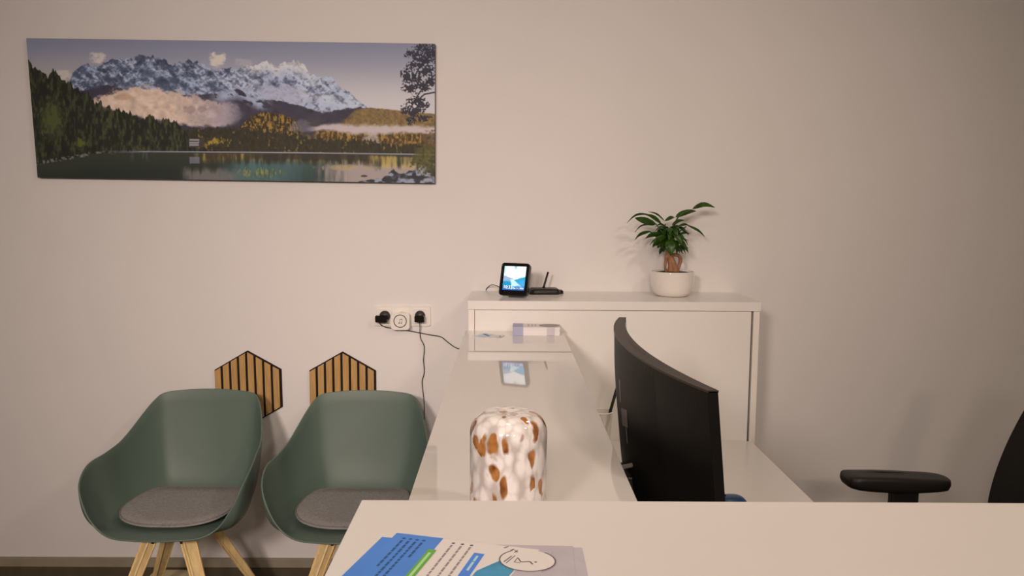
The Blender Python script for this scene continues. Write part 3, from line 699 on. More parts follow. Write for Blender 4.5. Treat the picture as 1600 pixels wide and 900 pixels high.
# trunk: swollen, looped roots
VV = []; FF = []
def addt(pts, rr_, sides=12):
    P = catmull(pts, 5); r2 = []
    for i in range(len(rr_) - 1):
        for k in range(5): r2.append(rr_[i] + (rr_[i + 1] - rr_[i]) * k / 5)
    r2.append(rr_[-1]); V, F = tube_pd(P, r2, sides); b = len(VV); VV.extend(V); FF.extend([tuple(i + b for i in f) for f in F])
addt([(-0.004, 0, 0.088), (-0.006, -0.004, 0.112), (-0.010, -0.002, 0.138), (-0.016, 0, 0.160), (-0.018, 0, 0.172)], [0.019, 0.012, 0.010, 0.012, 0.008])
addt([(0.012, -0.006, 0.088), (0.006, -0.008, 0.108), (-0.002, -0.006, 0.130), (-0.010, -0.003, 0.152), (-0.014, 0, 0.165)], [0.017, 0.013, 0.011, 0.010, 0.008])
addt([(-0.022, 0.0, 0.088), (-0.028, -0.003, 0.108), (-0.027, -0.003, 0.130), (-0.021, 0, 0.155)], [0.005, 0.0045, 0.006, 0.008])
addt([(-0.008, -0.004, 0.152), (0.006, -0.005, 0.156), (0.022, -0.003, 0.152), (0.029, -0.001, 0.138), (0.026, 0, 0.118), (0.018, 0, 0.100), (0.014, 0, 0.089)], [0.007, 0.0065, 0.0065, 0.0075, 0.0065, 0.0075, 0.012])
from_pd('trunk', VV, FF, 'bark', po, True)
# stems and leaves, coordinates relative to the pot foot (x across, y depth, z up)
def PL(u_, v_): return (0.6255 + (u_ - 1049.5) * 0.002417 - PCX, (1.2873 - (v_ - 424) * 0.002415) - ZT)
VV = []; FF = []
stems = [((-0.016, 0, 0.165), PL(1038, 372), PL(1036, 350)), ((-0.016, 0, 0.165), PL(1030, 362), PL(1015, 345)), ((-0.014, 0, 0.165), PL(1048, 366), PL(1056, 340), PL(1076, 328)), ((-0.014, 0, 0.165), PL(1052, 370), PL(1070, 354)), ((-0.016, 0, 0.165), PL(1026, 370), PL(1010, 362))]
for s in stems:
    pts = [s[0]] + [(p[0], random.uniform(-.015, .012), p[1]) for p in s[1:]]
    P = catmull(pts, 5); V, F = tube_pd(P, [0.0042 * (1 - .55 * i / len(P)) for i in range(len(P))], 8); b = len(VV); VV.extend(V); FF.extend([tuple(i + b for i in f) for f in F])
from_pd('stems', VV, FF, 'leaf', po, True)
LV = []; LF = []
def leaf(base, tip, wid, droop=0.006, roll_=0.0, cup=0.25):
    base = Vector(base); tip = Vector(tip); d = tip - base; L_ = d.length; ax = d.normalized()
    side = ax.cross(Vector((0, 0, 1)))
    if side.length < .1: side = Vector((1, 0, 0))
    side.normalize(); nrm = side.cross(ax).normalized()
    q = Matrix.Rotation(roll_, 3, ax); side = q @ side; nrm = q @ nrm
    nl, nw = 12, 4; b = len(LV)
    for i in range(nl + 1):
        s = i / nl; wv = wid * (math.sin(PI * min(1, s ** 0.82)) ** 0.75) * (1 + .07 * (i % 2)) + 0.0005
        mid = base + d * s + nrm * (droop * math.sin(PI * s)) + Vector((0, 0, -droop * 0.6 * s * s))
        for j in range(-nw // 2, nw // 2 + 1):
            f_ = j / (nw / 2); LV.append(mid + side * wv * f_ + nrm * (abs(f_) * wv * cup + 0.001 * math.sin(7 * s + f_ * 3)))
    for i in range(nl):
        for j in range(nw):
            a = b + i * (nw + 1) + j; LF.append((a, a + 1, a + nw + 2, a + nw + 1))
def L2(b, t_, w_, y0=0.0, y1=0.0, roll_=0.0, droop=.006):
    p = PL(*b); q = PL(*t_); leaf((p[0], y0, p[1]), (q[0], y1, q[1]), w_, droop, roll_)
for a in [((1013, 337), (977, 346), .0075, 0, .01, .5, .016), ((1019, 352), (986, 340), .0125, -.02, -.045, 1.1, .004), ((1036, 346), (1011, 330), .0065, .01, .02, .4, .006),
          ((1030, 350), (1003, 334), .008, .0, -.02, .7, .008), ((1014, 352), (988, 361), .007, 0, -.02, .5, .010), ((1013, 362), (987, 374), .0085, -.01, -.03, .9, .008),
          ((1028, 366), (1002, 371), .011, -.02, -.05, 1.0, .006), ((1036, 370), (1013, 384), .0165, -.03, -.055, 1.2, .006), ((1041, 374), (1042, 396), .019, -.03, -.05, .2, .01),
          ((1056, 372), (1071, 394), .0065, -.02, -.03, .8, .004), ((1070, 352), (1099, 369), .006, 0, .0, .8, .006), ((1056, 354), (1076, 352), .006, 0, .01, .7, .006), ((1078, 327), (1111, 321), .0115, .0, -.02, .8, .014),
          ((1052, 340), (1086, 328), .010, .0, .02, .9, .008), ((1054, 338), (1075, 329), .008, .01, .03, 1.2, .004), ((1045, 362), (1060, 382), .010, -.03, -.05, .8, .006), ((1058, 366), (1072, 364), .006, -.01, -.03, .7, .004),
          ((1036, 346), (1054, 339), .007, .0, .03, .7, .006), ((1046, 352), (1064, 343), .0075, -.01, -.02, .8, .005)]: L2(*a)
rs = random.Random(5)
for k in range(105):
    a = rs.uniform(0, 2 * PI); r0 = rs.uniform(0, .026); r1 = r0 + rs.uniform(.026, .048); zz = rs.uniform(0.176, 0.262)
    cxo = -0.012 - (0.238 - zz) * 0.05
    b = (cxo + r0 * math.cos(a), r0 * math.sin(a), zz); tp = (cxo + r1 * math.cos(a) * 1.08, min(r1 * math.sin(a), .09), zz + rs.uniform(-.030, .012))
    leaf(b, tp, rs.uniform(.007, .012), rs.uniform(.003, .010), rs.uniform(-.5, .5))
fo = from_pd('foliage', LV, LF, 'leaf', po, True)
md = fo.modifiers.new('thick', 'SOLIDIFY'); md.thickness = 0.0006

# ------------------------------------------------------------------ curved monitor
mo = thing('curved_monitor', 'large black curved monitor seen from behind on the work desk', 'monitor', (0.33, 1.60, ZD))
MA, MB_, MK = 0.2668 - 0.33, -0.030, 0.285          # front face at its top edge: X = MA + MB*s + MK*s^2 (s = Y-1.6)
MH = 0.365; ZTOP = 1.25 - ZD; TILT = math.tan(rad(5.6))
S0, S1 = -0.400, 0.405
def fx(s): return MA + MB_ * s + MK * s * s
def mgrid(fn, ns, nz):
    V = []; F = []
    for i in range(ns + 1):
        for j in range(nz + 1): V.append(fn(i / ns, j / nz))
    for i in range(ns):
        for j in range(nz):
            a = i * (nz + 1) + j; F.append((a, a + 1, a + nz + 2, a + nz + 1))
    return V, F
def thick(a, b):
    s = lerp(S0, S1, a); u_ = 2 * a - 1
    e = 0.0165 + 0.013 * max(0, 1 - abs(u_) ** 3.0)
    vv = 1 - abs(2 * b - 1) ** 4
    return e + 0.014 * max(0, 1 - (u_ / .55) ** 2) * vv
def mp(a, b, off):
    s = lerp(S0, S1, a); z = ZTOP - MH * b
    return (fx(s) - off + TILT * MH * b, s, z)
ns, nz = 48, 16
bm = bmesh.new()
fr = [[bm.verts.new(mp(i / ns, j / nz, 0.0)) for j in range(nz + 1)] for i in range(ns + 1)]
bk = [[bm.verts.new(mp(i / ns, j / nz, thick(i / ns, j / nz))) for j in range(nz + 1)] for i in range(ns + 1)]
for i in range(ns):
    for j in range(nz):
        bm.faces.new((fr[i][j], fr[i][j + 1], fr[i + 1][j + 1], fr[i + 1][j])); bm.faces.new((bk[i][j], bk[i + 1][j], bk[i + 1][j + 1], bk[i][j + 1]))
    bm.faces.new((fr[i][0], fr[i + 1][0], bk[i + 1][0], bk[i][0])); bm.faces.new((fr[i][nz], bk[i][nz], bk[i + 1][nz], fr[i + 1][nz]))
for j in range(nz):
    bm.faces.new((fr[0][j], bk[0][j], bk[0][j + 1], fr[0][j + 1])); bm.faces.new((fr[ns][j], fr[ns][j + 1], bk[ns][j + 1], bk[ns][j]))
hs = from_bm('housing', bm, 'monitor', mo)
bv = hs.modifiers.new('round', 'BEVEL'); bv.width = 0.0012; bv.segments = 2; bv.limit_method = 'ANGLE'; bv.angle_limit = rad(55)
# top rim strip (slightly lighter) following the edge
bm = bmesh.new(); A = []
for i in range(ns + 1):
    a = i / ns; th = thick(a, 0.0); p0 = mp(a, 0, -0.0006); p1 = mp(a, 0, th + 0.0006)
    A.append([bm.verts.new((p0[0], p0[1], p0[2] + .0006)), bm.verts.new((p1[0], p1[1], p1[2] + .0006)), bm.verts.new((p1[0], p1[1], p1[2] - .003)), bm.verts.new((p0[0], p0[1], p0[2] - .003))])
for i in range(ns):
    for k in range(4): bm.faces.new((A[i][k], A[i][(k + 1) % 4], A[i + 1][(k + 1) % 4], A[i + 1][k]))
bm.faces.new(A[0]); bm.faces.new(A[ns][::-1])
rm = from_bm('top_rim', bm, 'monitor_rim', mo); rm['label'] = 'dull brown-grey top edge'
bm = bmesh.new()
for off in (0.40, ):
    prev = None
    for i in range(13):
        a = 0.30 + 0.19 * i / 12; a = lerp(.36, .56, i / 12)
        th = thick(a, 0) * off; p = mp(a, 0, th); q = (bm.verts.new((p[0] - .0009, p[1], p[2] + .0009)), bm.verts.new((p[0] + .0009, p[1], p[2] + .0009)))
        if prev: bm.faces.new((prev[0], prev[1], q[1], q[0]))
        prev = q
from_bm('vent_slot', bm, 'ink', rm)
# screen on the user's side
V, F = mgrid(lambda a, b: mp(0.012 + a * .976, 0.02 + b * .93, -0.0006), 40, 6)
V2 = V; sc_o = from_pd('screen', V2, F, 'black_gloss', mo, True)
# emblem on the back (tall bar, slanted flag, short bar)
bm = bmesh.new()
def eb(a0, a1, b0, b1, sk=0.0):
    q = []
    for (a, b, k) in ((a0, b0, 0), (a1, b0 + sk, 0), (a1, b1 + sk, 0), (a0, b1, 0)):
        p = mp(a, b, thick(a, b) + 0.0008); q.append(bm.verts.new(p))
    bm.faces.new(q)
eb(0.500, 0.514, 0.20, 0.33); eb(0.43, 0.505, 0.33, 0.43, 0.03); eb(0.445, 0.458, 0.44, 0.53)
from_bm('emblem', bm, 'emblem', mo)
# stand
bm = bmesh.new(); P = rrect(0.27, 0.26, 0.02, 6, 0.07, 0.0); 
a = [bm.verts.new((x, y, 0.0005)) for x, y in P]; b = [bm.verts.new((x, y, 0.010)) for x, y in P]; n = len(P)
bm.faces.new(a[::-1]); bm.faces.new(b)
for k in range(n): bm.faces.new((a[k], a[(k + 1) % n], b[(k + 1) % n], b[k]))
from_bm('base_plate', bm, 'black', mo)
box('stand_column', (-0.124, -0.045, 0.010), (-0.086, 0.045, 0.27), 'black', mo, 0.005)
box('stand_mount', (-0.122, -0.05, 0.20), (-0.060, 0.045, 0.304), 'black', mo, 0.005)
cl = tube('stand_collar', [(-0.124, -0.045, 0.300), (-0.121, -0.02, 0.306), (-0.108, -0.03, 0.314), (-0.090, -0.05, 0.325), (-0.070, -0.07, 0.338)], 0.0044, 'silver', mo, 10); cl['label'] = 'pale silver lip on the stand'
# ------------------------------------------------------------------ pen cup with pen
cu = thing('pen_cup', 'clear frosted tapered cup behind the monitor, holding one dark pen', 'cup', (0.322, 2.62, ZD))
lathe('cup_body', [(0.018, 0.0), (0.024, 0.001), (0.0275, 0.05), (0.0345, 0.157), (0.0325, 0.157), (0.0255, 0.05), (0.022, 0.004), (0.001, 0.004)], 'frost', cu, 40)
V, F = tube_pd([(0.0345 * math.cos(2 * PI * k / 40), 0.0345 * math.sin(2 * PI * k / 40), 0.158) for k in range(41)], 0.0026, 8); from_pd('rim', V, F, 'socket', cu, True)
pe = thing('pen', 'dark pen leaning in the frosted cup behind the monitor', 'pen', (0.322, 2.62, ZD + .006))
V, F = tube_pd([(-0.006, 0, 0.001), (-0.0045, 0, 0.012), (0.027, 0.0, 0.155), (0.056, 0.0, 0.265)], [0.0012, 0.0048, 0.0052, 0.005], 12); from_pd('barrel', V, F, 'metal_dark', pe, True)
V, F = tube_pd([(0.0600, -0.004, 0.262), (0.0500, -0.0075, 0.225)], 0.0014, 8); from_pd('clip', V, F, 'metal_dark', pe, True)
tag(tube('cable_loop', [(0.300, 2.30, ZD + .002), (0.306, 2.30, ZD + .030), (0.318, 2.30, ZD + .052), (0.330, 2.30, ZD + .046), (0.335, 2.30, ZD + .020), (0.338, 2.30, ZD + .003)], 0.003, 'black', None, 8), 'small black cable loop on the desk beside the counter edge', 'cable')

# ------------------------------------------------------------------ blue mouse
ms = thing('computer_mouse', 'small rounded blue mouse on the desk beyond the near cabinet edge', 'computer mouse', (0.620, 2.13, ZD), rad(6))
def blob(name, rx, ry, rz, z0, m, parent, flat=0.0):
    V = []; F = []; nu, nv = 28, 12
    for j in range(nv + 1):
        ph = PI / 2 * j / nv
        for k in range(nu):
            th = 2 * PI * k / nu; cx = math.cos(ph) ** .6
            V.append((rx * cx * math.copysign(abs(math.cos(th)) ** .85, math.cos(th)), ry * cx * math.copysign(abs(math.sin(th)) ** .85, math.sin(th)), z0 + rz * math.sin(ph)))
    for j in range(nv):
        for k in range(nu):
            a, b = j * nu + k, j * nu + (k + 1) % nu; F.append((a, b, b + nu, a + nu))
    F.append(tuple(range(nu))[::-1])
    return from_pd(name, V, F, m, parent, True)
blob('shell', 0.050, 0.034, 0.040, 0.012, 'blue', ms)
blob('base', 0.054, 0.038, 0.020, 0.0, 'black', ms)
V, F = tube_pd([(-0.030, 0, 0.047), (-0.022, 0, 0.0505), (-0.014, 0, 0.0515)], 0.0035, 10); from_pd('scroll_wheel', V, F, 'black', ms, True)

# ------------------------------------------------------------------ office chair (behind the near cabinet, facing the monitor)
oc = thing('office_chair', 'black office chair at the right edge, armrest showing above the cabinet', 'office chair', (1.20, 2.105, 0))
def armrest(y):
    zt = 0.723
    prof = [(0.0, 0.0), (0.04, 0.012), (0.12, 0.0155), (0.5, 0.018), (0.82, 0.016), (0.94, 0.010), (1.0, 0.002)]
    P = [(-0.168, 0.030), (-0.160, 0.041), (-0.140, 0.046), (0.03, 0.048), (0.115, 0.043), (0.140, 0.030), (0.150, 0.010), (0.150, -0.010), (0.142, -0.030), (0.120, -0.043), (0.02, -0.047), (-0.120, -0.045), (-0.150, -0.038), (-0.165, -0.020)]
    co = catmull([(x, yy, 0) for x, yy in P], 4, True); bm = bmesh.new(); R_ = []
    for s, dz in ((0.80, -0.046), (0.93, -0.044), (1.0, -0.032), (1.0, -0.011), (0.975, -0.003), (0.92, 0.0), (.5, .001)):
        R_.append([bm.verts.new((p.x * (1 - (1 - s) * .45), p.y * s + y, zt + dz + (0.008 * max(0, (p.x + .05) / .2) * (-1) if dz > -.02 else (0.009 * (abs(p.x) / .16) ** 2)))) for p in co])
    n = len(co)
    for a, b in zip(R_[:-1], R_[1:]):
        for k in range(n): bm.faces.new((a[k], a[(k + 1) % n], b[(k + 1) % n], b[k]))
    bm.faces.new(R_[0][::-1]); bm.faces.new(R_[-1])
    ar = from_bm('armrest', bm, 'black', oc, True)
    bm = bmesh.new(); add_box(bm, (-0.027, y - 0.015, 0.43), (0.057, y + 0.015, zt - 0.044), 0.006)
    bw = -1 if y > 0 else 1
    add_box(bm, (-0.03, min(y, y + bw * .13), 0.40), (0.03, max(y, y + bw * .13), 0.43), 0.005)
    from_bm('post', bm, 'black', ar)
armrest(0.255); armrest(-0.255)
rounded_slab('seat', 0.50, 0.48, 0.09, 0.09, 'mesh', oc, -0.02, 0, 0.42, .9)
# backrest: tall rounded mesh back in the YZ plane, slightly curved
def backpt(u_, v_, off):
    # v 0 bottom..1 top ; half width
    hw = 0.232 * (1 - 0.55 * max(0, (v_ - .22) / .78) ** 1.5) * min(1, (0.45 + v_ * 6) ** .5) * (1 - max(0, (v_ - .93) / .07) ** 2 * .5)
    yy = hw * u_; z = 0.52 + 0.60 * v_
    return (0.300 + off + 0.10 * v_ * v_ - 0.035 * u_ * u_, yy, z)
bm = bmesh.new(); na, nb_ = 20, 30
f_ = [[bm.verts.new(backpt(-1 + 2 * i / na, j / nb_, -0.012)) for j in range(nb_ + 1)] for i in range(na + 1)]
b_ = [[bm.verts.new(backpt(-1 + 2 * i / na, j / nb_, 0.014)) for j in range(nb_ + 1)] for i in range(na + 1)]
for i in range(na):
    for j in range(nb_):
        bm.faces.new((f_[i][j], f_[i + 1][j], f_[i + 1][j + 1], f_[i][j + 1])); bm.faces.new((b_[i][j], b_[i][j + 1], b_[i + 1][j + 1], b_[i + 1][j]))
    bm.faces.new((f_[i][0], b_[i][0], b_[i + 1][0], f_[i + 1][0])); bm.faces.new((f_[i][nb_], f_[i + 1][nb_], b_[i + 1][nb_], b_[i][nb_]))
for j in range(nb_):
    bm.faces.new((f_[0][j], f_[0][j + 1], b_[0][j + 1], b_[0][j])); bm.faces.new((f_[na][j], b_[na][j], b_[na][j + 1], f_[na][j + 1]))
bo = from_bm('backrest', bm, 'mesh', oc, True)
md = bo.modifiers.new('round', 'BEVEL'); md.width = .006; md.segments = 3; md.limit_method = 'ANGLE'; md.angle_limit = rad(50)
tube('back_support', [(0.10, 0, 0.41), (0.29, 0, 0.44), (0.340, 0, 0.56), (0.352, 0, 0.70)], 0.018, 'black', oc)
lathe('gas_column', [(0.026, 0.09), (0.026, 0.30), (0.018, 0.30), (0.018, 0.43)], 'metal_dark', oc, 24)
for k in range(5):
    a = 2 * PI * k / 5 + .3
    tube('base_arm', [(0.02 * math.cos(a), 0.02 * math.sin(a), 0.11), (0.15 * math.cos(a), 0.15 * math.sin(a), 0.095), (0.28 * math.cos(a), 0.28 * math.sin(a), 0.07)], [.024, .019, .014], 'black', oc)
    cx, cy = 0.28 * math.cos(a), 0.28 * math.sin(a); tn = Vector((-math.sin(a), math.cos(a), 0))
    V, F = tube_pd([Vector((cx, cy, .028)) - tn * .02, Vector((cx, cy, .028)) + tn * .02], 0.028, 20); from_pd('caster', V, F, 'black', oc, True)

# ------------------------------------------------------------------ speckled glass vase (closed dome) on the counter
va = bpy.data.materials.new('speckled_glass'); va.use_nodes = True
nt = va.node_tree; N = nt.nodes; L = nt.links; b = N['Principled BSDF']
tc = N.new('ShaderNodeTexCoord'); mpn = N.new('ShaderNodeMapping'); mpn.inputs['Scale'].default_value = (1, 1, .6); L.new(tc.outputs['Object'], mpn.inputs[0])
nz_ = N.new('ShaderNodeTexNoise'); nz_.inputs['Scale'].default_value = 40; L.new(mpn.outputs[0], nz_.inputs['Vector'])
mixv = N.new('ShaderNodeMix'); mixv.data_type = 'VECTOR'; mixv.inputs[0].default_value = 0.014; L.new(mpn.outputs[0], mixv.inputs[4]); L.new(nz_.outputs['Color'], mixv.inputs[5])
vo = N.new('ShaderNodeTexVoronoi'); vo.feature = 'F1'; vo.inputs['Scale'].default_value = 78; L.new(mixv.outputs[1], vo.inputs['Vector'])
rp = N.new('ShaderNodeValToRGB'); rp.color_ramp.elements[0].position = 0.36; rp.color_ramp.elements[1].position = 0.80
rp.color_ramp.elements[1].color = (0.58, 0.54, 0.52, 1); rp.color_ramp.elements[0].color = (0.93, 0.91, 0.91, 1); L.new(vo.outputs['Distance'], rp.inputs[0])
# caramel flakes: soft blobs around some cells of a coarser grid
mp2 = N.new('ShaderNodeMapping'); mp2.inputs['Scale'].default_value = (1, 1, .45); mp2.inputs['Location'].default_value = (0.013, 0.02, 0.007); L.new(tc.outputs['Object'], mp2.inputs[0])
mixv2 = N.new('ShaderNodeMix'); mixv2.data_type = 'VECTOR'; mixv2.inputs[0].default_value = 0.020; L.new(mp2.outputs[0], mixv2.inputs[4]); L.new(nz_.outputs['Color'], mixv2.inputs[5])
vb = N.new('ShaderNodeTexVoronoi'); vb.feature = 'F1'; vb.inputs['Scale'].default_value = 74; L.new(mixv2.outputs[1], vb.inputs['Vector'])
sepc = N.new('ShaderNodeSeparateColor'); L.new(vb.outputs['Color'], sepc.inputs[0])
sel = N.new('ShaderNodeMath'); sel.operation = 'LESS_THAN'; sel.inputs[1].default_value = 0.38; L.new(sepc.outputs[0], sel.inputs[0])
siz = N.new('ShaderNodeMapRange'); siz.inputs[1].default_value = 0.56; siz.inputs[2].default_value = 0.40; L.new(vb.outputs['Distance'], siz.inputs[0])
mm = N.new('ShaderNodeMath'); mm.operation = 'MULTIPLY'; L.new(sel.outputs[0], mm.inputs[0]); L.new(siz.outputs[0], mm.inputs[1])
nz3 = N.new('ShaderNodeTexNoise'); nz3.inputs['Scale'].default_value = 70; L.new(mpn.outputs[0], nz3.inputs['Vector'])
carm = N.new('ShaderNodeValToRGB'); carm.color_ramp.elements[0].position = 0.35; carm.color_ramp.elements[1].position = 0.65
carm.color_ramp.elements[0].color = (0.20, 0.065, 0.012, 1); carm.color_ramp.elements[1].color = (0.52, 0.24, 0.07, 1); L.new(nz3.outputs['Fac'], carm.inputs[0])
mc = N.new('ShaderNodeMix'); mc.data_type = 'RGBA'; L.new(mm.outputs[0], mc.inputs[0]); L.new(rp.outputs[0], mc.inputs[6]); L.new(carm.outputs[0], mc.inputs[7])
L.new(mc.outputs[2], b.inputs['Base Color'])
b.inputs['Roughness'].default_value = 0.06; b.inputs['Coat Weight'].default_value = 0.8; b.inputs['Coat Roughness'].default_value = 0.02
b.inputs['Subsurface Weight'].default_value = 0.25; b.inputs['Subsurface Radius'].default_value = (0.02, 0.014, 0.01); b.inputs['Subsurface Scale'].default_value = 0.3
bpn = N.new('ShaderNodeBump'); bpn.inputs['Strength'].default_value = 0.06; bpn.inputs['Distance'].default_value = 0.002; L.new(vo.outputs['Distance'], bpn.inputs['Height']); L.new(bpn.outputs[0], b.inputs['Normal'])
M['vase'] = va
VR = 0.0548
pr = [(0.050, 0.0), (VR - .001, 0.002), (VR, 0.006), (VR, 0.125)]
for k in range(1, 11):
    a = rad(9 * k); pr.append((VR - 0.026 + 0.026 * math.cos(a), 0.125 + 0.030 * math.sin(a)))
pr += [(0.022, 0.1555), (0.016, 0.1545), (0.010, 0.1535), (0.0005, 0.153)]
vs = lathe('glass_dome', pr, 'vase', None, 72); vs.location = (0.0035, 1.105, ZN)
tag(vs, 'rounded white glass cylinder with caramel flecks standing on the glossy counter', 'glass vase')

# ------------------------------------------------------------------ leaflets on the near cabinet
def flatpoly(bm, pts, z, th=0.0001):
    a = [bm.verts.new((x, y, z)) for x, y in pts]; bm.faces.new(a)
ORG = Vector((-0.1113, 0.7898)); AU = Vector((math.cos(rad(-15)), math.sin(rad(-15)))); AV = Vector((-math.sin(rad(15)), -math.cos(rad(15))))
def leaflet(label, u0, u1, vlen, z0, z1, m, du=0, rot_=0.0, orgoff=(0, 0)):
    e = thing('leaflet', label, 'leaflet', (ORG.x + orgoff[0], ORG.y + orgoff[1], z0), rad(-15) + rot_, 'leaflets on the near cabinet')
    prism('sheet', [(u0, 0), (u1, 0), (u1, -vlen), (u0, -vlen)], 0.0, z1 - z0, m, e)
    return e
z0 = ZT + 0.0003
lf0 = leaflet('blue edged leaflet peeking out on the left under the others', -0.0165, 0.095, 0.200, z0, z0 + 0.0005, 'paper_blue', orgoff=(0.002, -0.0105))
lf1 = leaflet('grey printed leaflet lying lowest and farthest right', 0.085, 0.187, 0.200, z0, z0 + 0.0005, 'paper_grey', rot_=rad(15), orgoff=(0, -0.030))
lf1b = leaflet('grey printed leaflet sticking out just beside the logo', 0.080, 0.178, 0.200, z0 + 0.0007, z0 + 0.0012, 'paper_grey', rot_=rad(13), orgoff=(0, -0.022))
lf2 = leaflet('open top leaflet with blue panel, text lines and round logo', 0.0, 0.162, 0.205, z0 + 0.0014, z0 + 0.0019, 'paper')
HT = 0.0005 + 0.00015
def uv(pt):  # sheet coordinates -> local
    return pt
def patch(name, polys, m, parent, z=HT, th=0.00012):
    bm = bmesh.new()
    for P in polys:
        n = len(P); a = [bm.verts.new((x, y, z)) for x, y in P]; b = [bm.verts.new((x, y, z + th)) for x, y in P]
        bm.faces.new(a[::-1]); bm.faces.new(b)
        for k in range(n): bm.faces.new((a[k], a[(k + 1) % n], b[(k + 1) % n], b[k]))
    return from_bm(name, bm, m, parent)
sh = lf2.children[0]
bp_ = patch('blue_panel', [[(0.0002, -0.0002), (0.0505, -0.0002), (0.0505, -0.204), (0.0002, -0.204)]], 'paper_blue', lf2); bp_['label'] = 'blue text panel'
def lines(x, y0, lengths, wdt, words):
    out = []; y = y0
    for L_ in lengths:
        out.append([(x - wdt / 2, y), (x + wdt / 2, y), (x + wdt / 2, y - L_), (x - wdt / 2, y - L_)]); y -= L_ + .0016
    return out
rl = random.Random(11); P1 = []; P1d = []
for x, ln in ((0.0125, .05), (0.0195, .075), (0.0265, .075), (0.0335, .028)):
    tot = 0; ls = []
    while tot < ln: q = rl.uniform(.004, .010); ls.append(q); tot += q
    P1 += lines(x, -0.016, ls, .0026, 0); P1d += [[(x + .002 * math.cos(a), -0.011 + .0018 * math.sin(a)) for a in [2 * PI * k / 10 for k in range(10)]]]
patch('blue_text_lines', P1 + P1d, 'ink_blue', bp_, HT + .00013)
P2 = []; P3 = []
for x in (0.0640, 0.0735, 0.0830):
    tot = 0; ls = []
    while tot < .06: q = rl.uniform(.004, .010); ls.append(q); tot += q
    P2 += lines(x, -0.013, ls, .0022, 0); P3 += [[(x + .0018 * math.cos(a), -0.0085 + .0018 * math.sin(a)) for a in [2 * PI * k / 10 for k in range(10)]]]
patch('text_lines', P2, 'ink_grey', lf2); patch('bullet_points', P3, 'ink_dark', lf2)
gp = patch('green_tab', [[(x, y - .088) for x, y in rrect(0.0085, 0.120, 0.003, 4, 0.0495, 0.0)]], 'paper_green', lf2, HT + .0003); gp['label'] = 'green tab'
patch('tab_text', [[(0.048, -0.036), (0.051, -0.036), (0.051, -0.12), (0.048, -0.12)]], 'paper_lime', gp, HT + .0005)
bx = patch('blue_tab', [[(0.0905, -0.024), (0.1010, -0.024), (0.1010, -0.13), (0.0905, -0.13)]], 'paper_blue2', lf2); bx['label'] = 'blue tab'
patch('tab_text', [[(0.0945, -0.030), (0.0970, -0.030), (0.0970, -0.042), (0.0945, -0.042)], [(0.0945, -0.044), (0.0970, -0.044), (0.0970, -0.062), (0.0945, -0.062)]], 'paper_pale', bx, HT + .0002)
gr_ = patch('grey_corner', [[(0.150, -0.0005), (0.1618, -0.0005), (0.1618, -0.2), (0.128, -0.2), (0.138, -0.05)]], 'paper_grey', lf2); gr_['label'] = 'grey area beside the logo'
tl = patch('teal_corner', [[(0.112, -0.046), (0.124, -0.026), (0.137, -0.050), (0.127, -0.12), (0.100, -0.12), (0.104, -0.060)]], 'paper_teal', lf2)
tl['label'] = 'teal swoosh beside the logo'
ell = [(0.1440 + .0260 * math.cos(a), -0.0265 + .0225 * math.sin(a)) for a in [2 * PI * k / 40 for k in range(40)]]
lo = patch('logo_disc', [ell], 'paper', lf2, HT + .0002)
o2 = []
for k in range(40):
    if 7 <= k <= 14: continue
    a0, a1 = 2 * PI * k / 40, 2 * PI * (k + 1) / 40
    o2.append([(0.1440 + .0260 * math.cos(a0), -0.0265 + .0225 * math.sin(a0)), (0.1440 + .0260 * math.cos(a1), -0.0265 + .0225 * math.sin(a1)), (0.1440 + .0272 * math.cos(a1), -0.0265 + .0237 * math.sin(a1)), (0.1440 + .0272 * math.cos(a0), -0.0265 + .0237 * math.sin(a0))])
patch('logo_outline', o2, 'ink_dark', lo, HT + .0004)
def stroke(p, q, w_):
    d = (Vector(q) - Vector(p)).normalized(); n_ = Vector((-d.y, d.x)) * w_ / 2; p = Vector(p); q = Vector(q)
    return [tuple(p + n_), tuple(q + n_), tuple(q - n_), tuple(p - n_)]
fig = [stroke((0.134, -0.024), (0.139, -0.032), .0012), stroke((0.139, -0.032), (0.147, -0.029), .0016), stroke((0.134, -0.024), (0.133, -0.034), .0008), stroke((0.133, -0.034), (0.139, -0.034), .0008), stroke((0.147, -0.029), (0.151, -0.034), .0014), [(0.1525 + .0014 * math.cos(a), -0.0285 + .0012 * math.sin(a)) for a in [2 * PI * k / 10 for k in range(10)]]]
patch('logo_figure', fig, 'ink_dark', lo, HT + .0004)
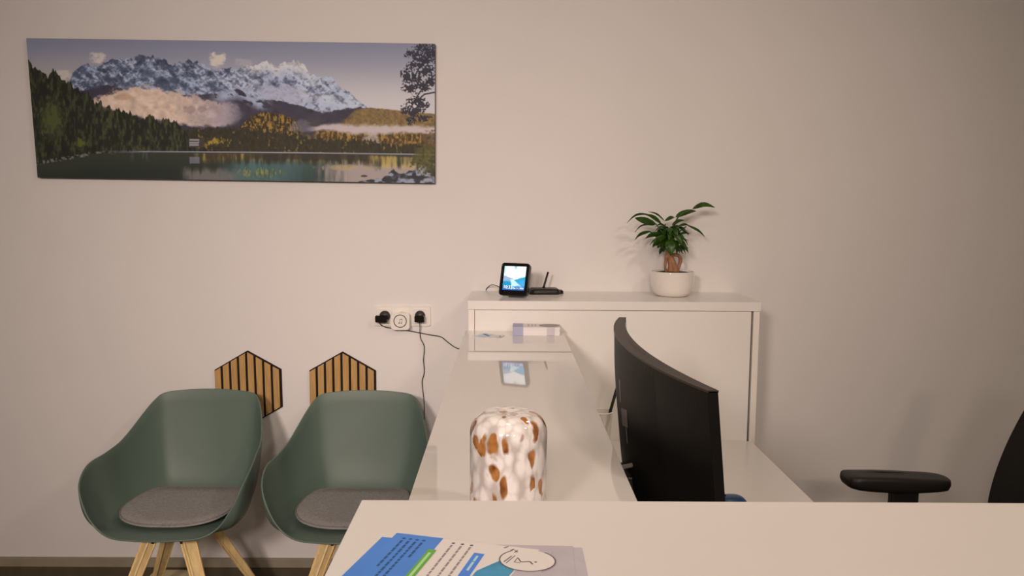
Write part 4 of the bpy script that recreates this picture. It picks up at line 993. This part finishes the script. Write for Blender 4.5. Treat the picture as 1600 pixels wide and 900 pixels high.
patch('logo_writing', [stroke((0.1275, -0.022), (0.1235, -0.036), .0012), stroke((0.1305, -0.020), (0.1262, -0.038), .0009), stroke((0.123, -0.010), (0.126, -0.0065), .0012), stroke((0.127, -0.009), (0.131, -0.0125), .0012), stroke((0.130, -0.008), (0.128, -0.014), .001), stroke((0.1155, -0.006), (0.119, -0.002), .0012)], 'ink_dark', lo, HT + .0004)

# ------------------------------------------------------------------ card and leaflet stack at the far end of the counter
cd = thing('business_card', 'pale blue and white card lying flat at the far left of the counter', 'card', (-0.062, 2.690, ZN + .0002), rad(-14))
prism('sheet', [(-0.050, -0.028), (0.046, -0.030), (0.050, 0.030), (-0.030, 0.055)], 0, 0.0012, 'paper', cd)
pch = patch('blue_print', [[(-0.050, -0.028), (-0.004, -0.029), (0.008, 0.043), (-0.030, 0.055)]], 'card_blue', cd, .00125); pch['label'] = 'pale blue printed half'
patch('dark_print', [stroke((-0.030, 0.045), (0.002, 0.0), .010), stroke((0.034, 0.020), (0.044, -0.002), .003), stroke((0.034, -0.020), (0.044, -0.002), .003)], 'ink_blue', cd, .0014)
st = thing('leaflet_stack', 'thick stack of leaflets at the far right end of the counter', 'leaflet stack', (0.103, 2.757, ZN + .0002), rad(-1))
bm = bmesh.new(); rk_ = random.Random(4)
for k in range(14):
    dx = rk_.uniform(-.0012, .0012); dy = rk_.uniform(-.0015, .0015); add_box(bm, (-0.082 + dx, -0.038 + dy, k * .0020), (0.080 + dx, 0.052 + dy, k * .0020 + .0019), 0)
pg = from_bm('pages', bm, 'paper', st)
def fband(name, x0, x1, m): 
    return box(name, (x0, -0.0408, 0.0005), (x1, -0.0396, 0.0275), m, pg, 0)
fband('slate_edge_print', -0.082, -0.046, 'paper_slate'); fband('grey_edge_print', 0.036, 0.062, 'paper_grey')
ts_ = patch('top_print', [[(-0.082, -0.038), (-0.046, -0.038), (-0.046, 0.052), (-0.082, 0.052)]], 'paper_slate', st, .0282); ts_['label'] = 'slate blue panel'
patch('top_text', [[(-0.030 + .012 * k, -0.015), (-0.024 + .012 * k, -0.015), (-0.024 + .012 * k, 0.040), (-0.030 + .012 * k, 0.040)] for k in range(3)], 'paper_grey', st, .0282)
patch('top_image', [[(0.045 + .036 * math.cos(a), 0.008 + .036 * math.sin(a)) for a in [2 * PI * k / 30 for k in range(30)]]], 'ink_grey', st, .0282)
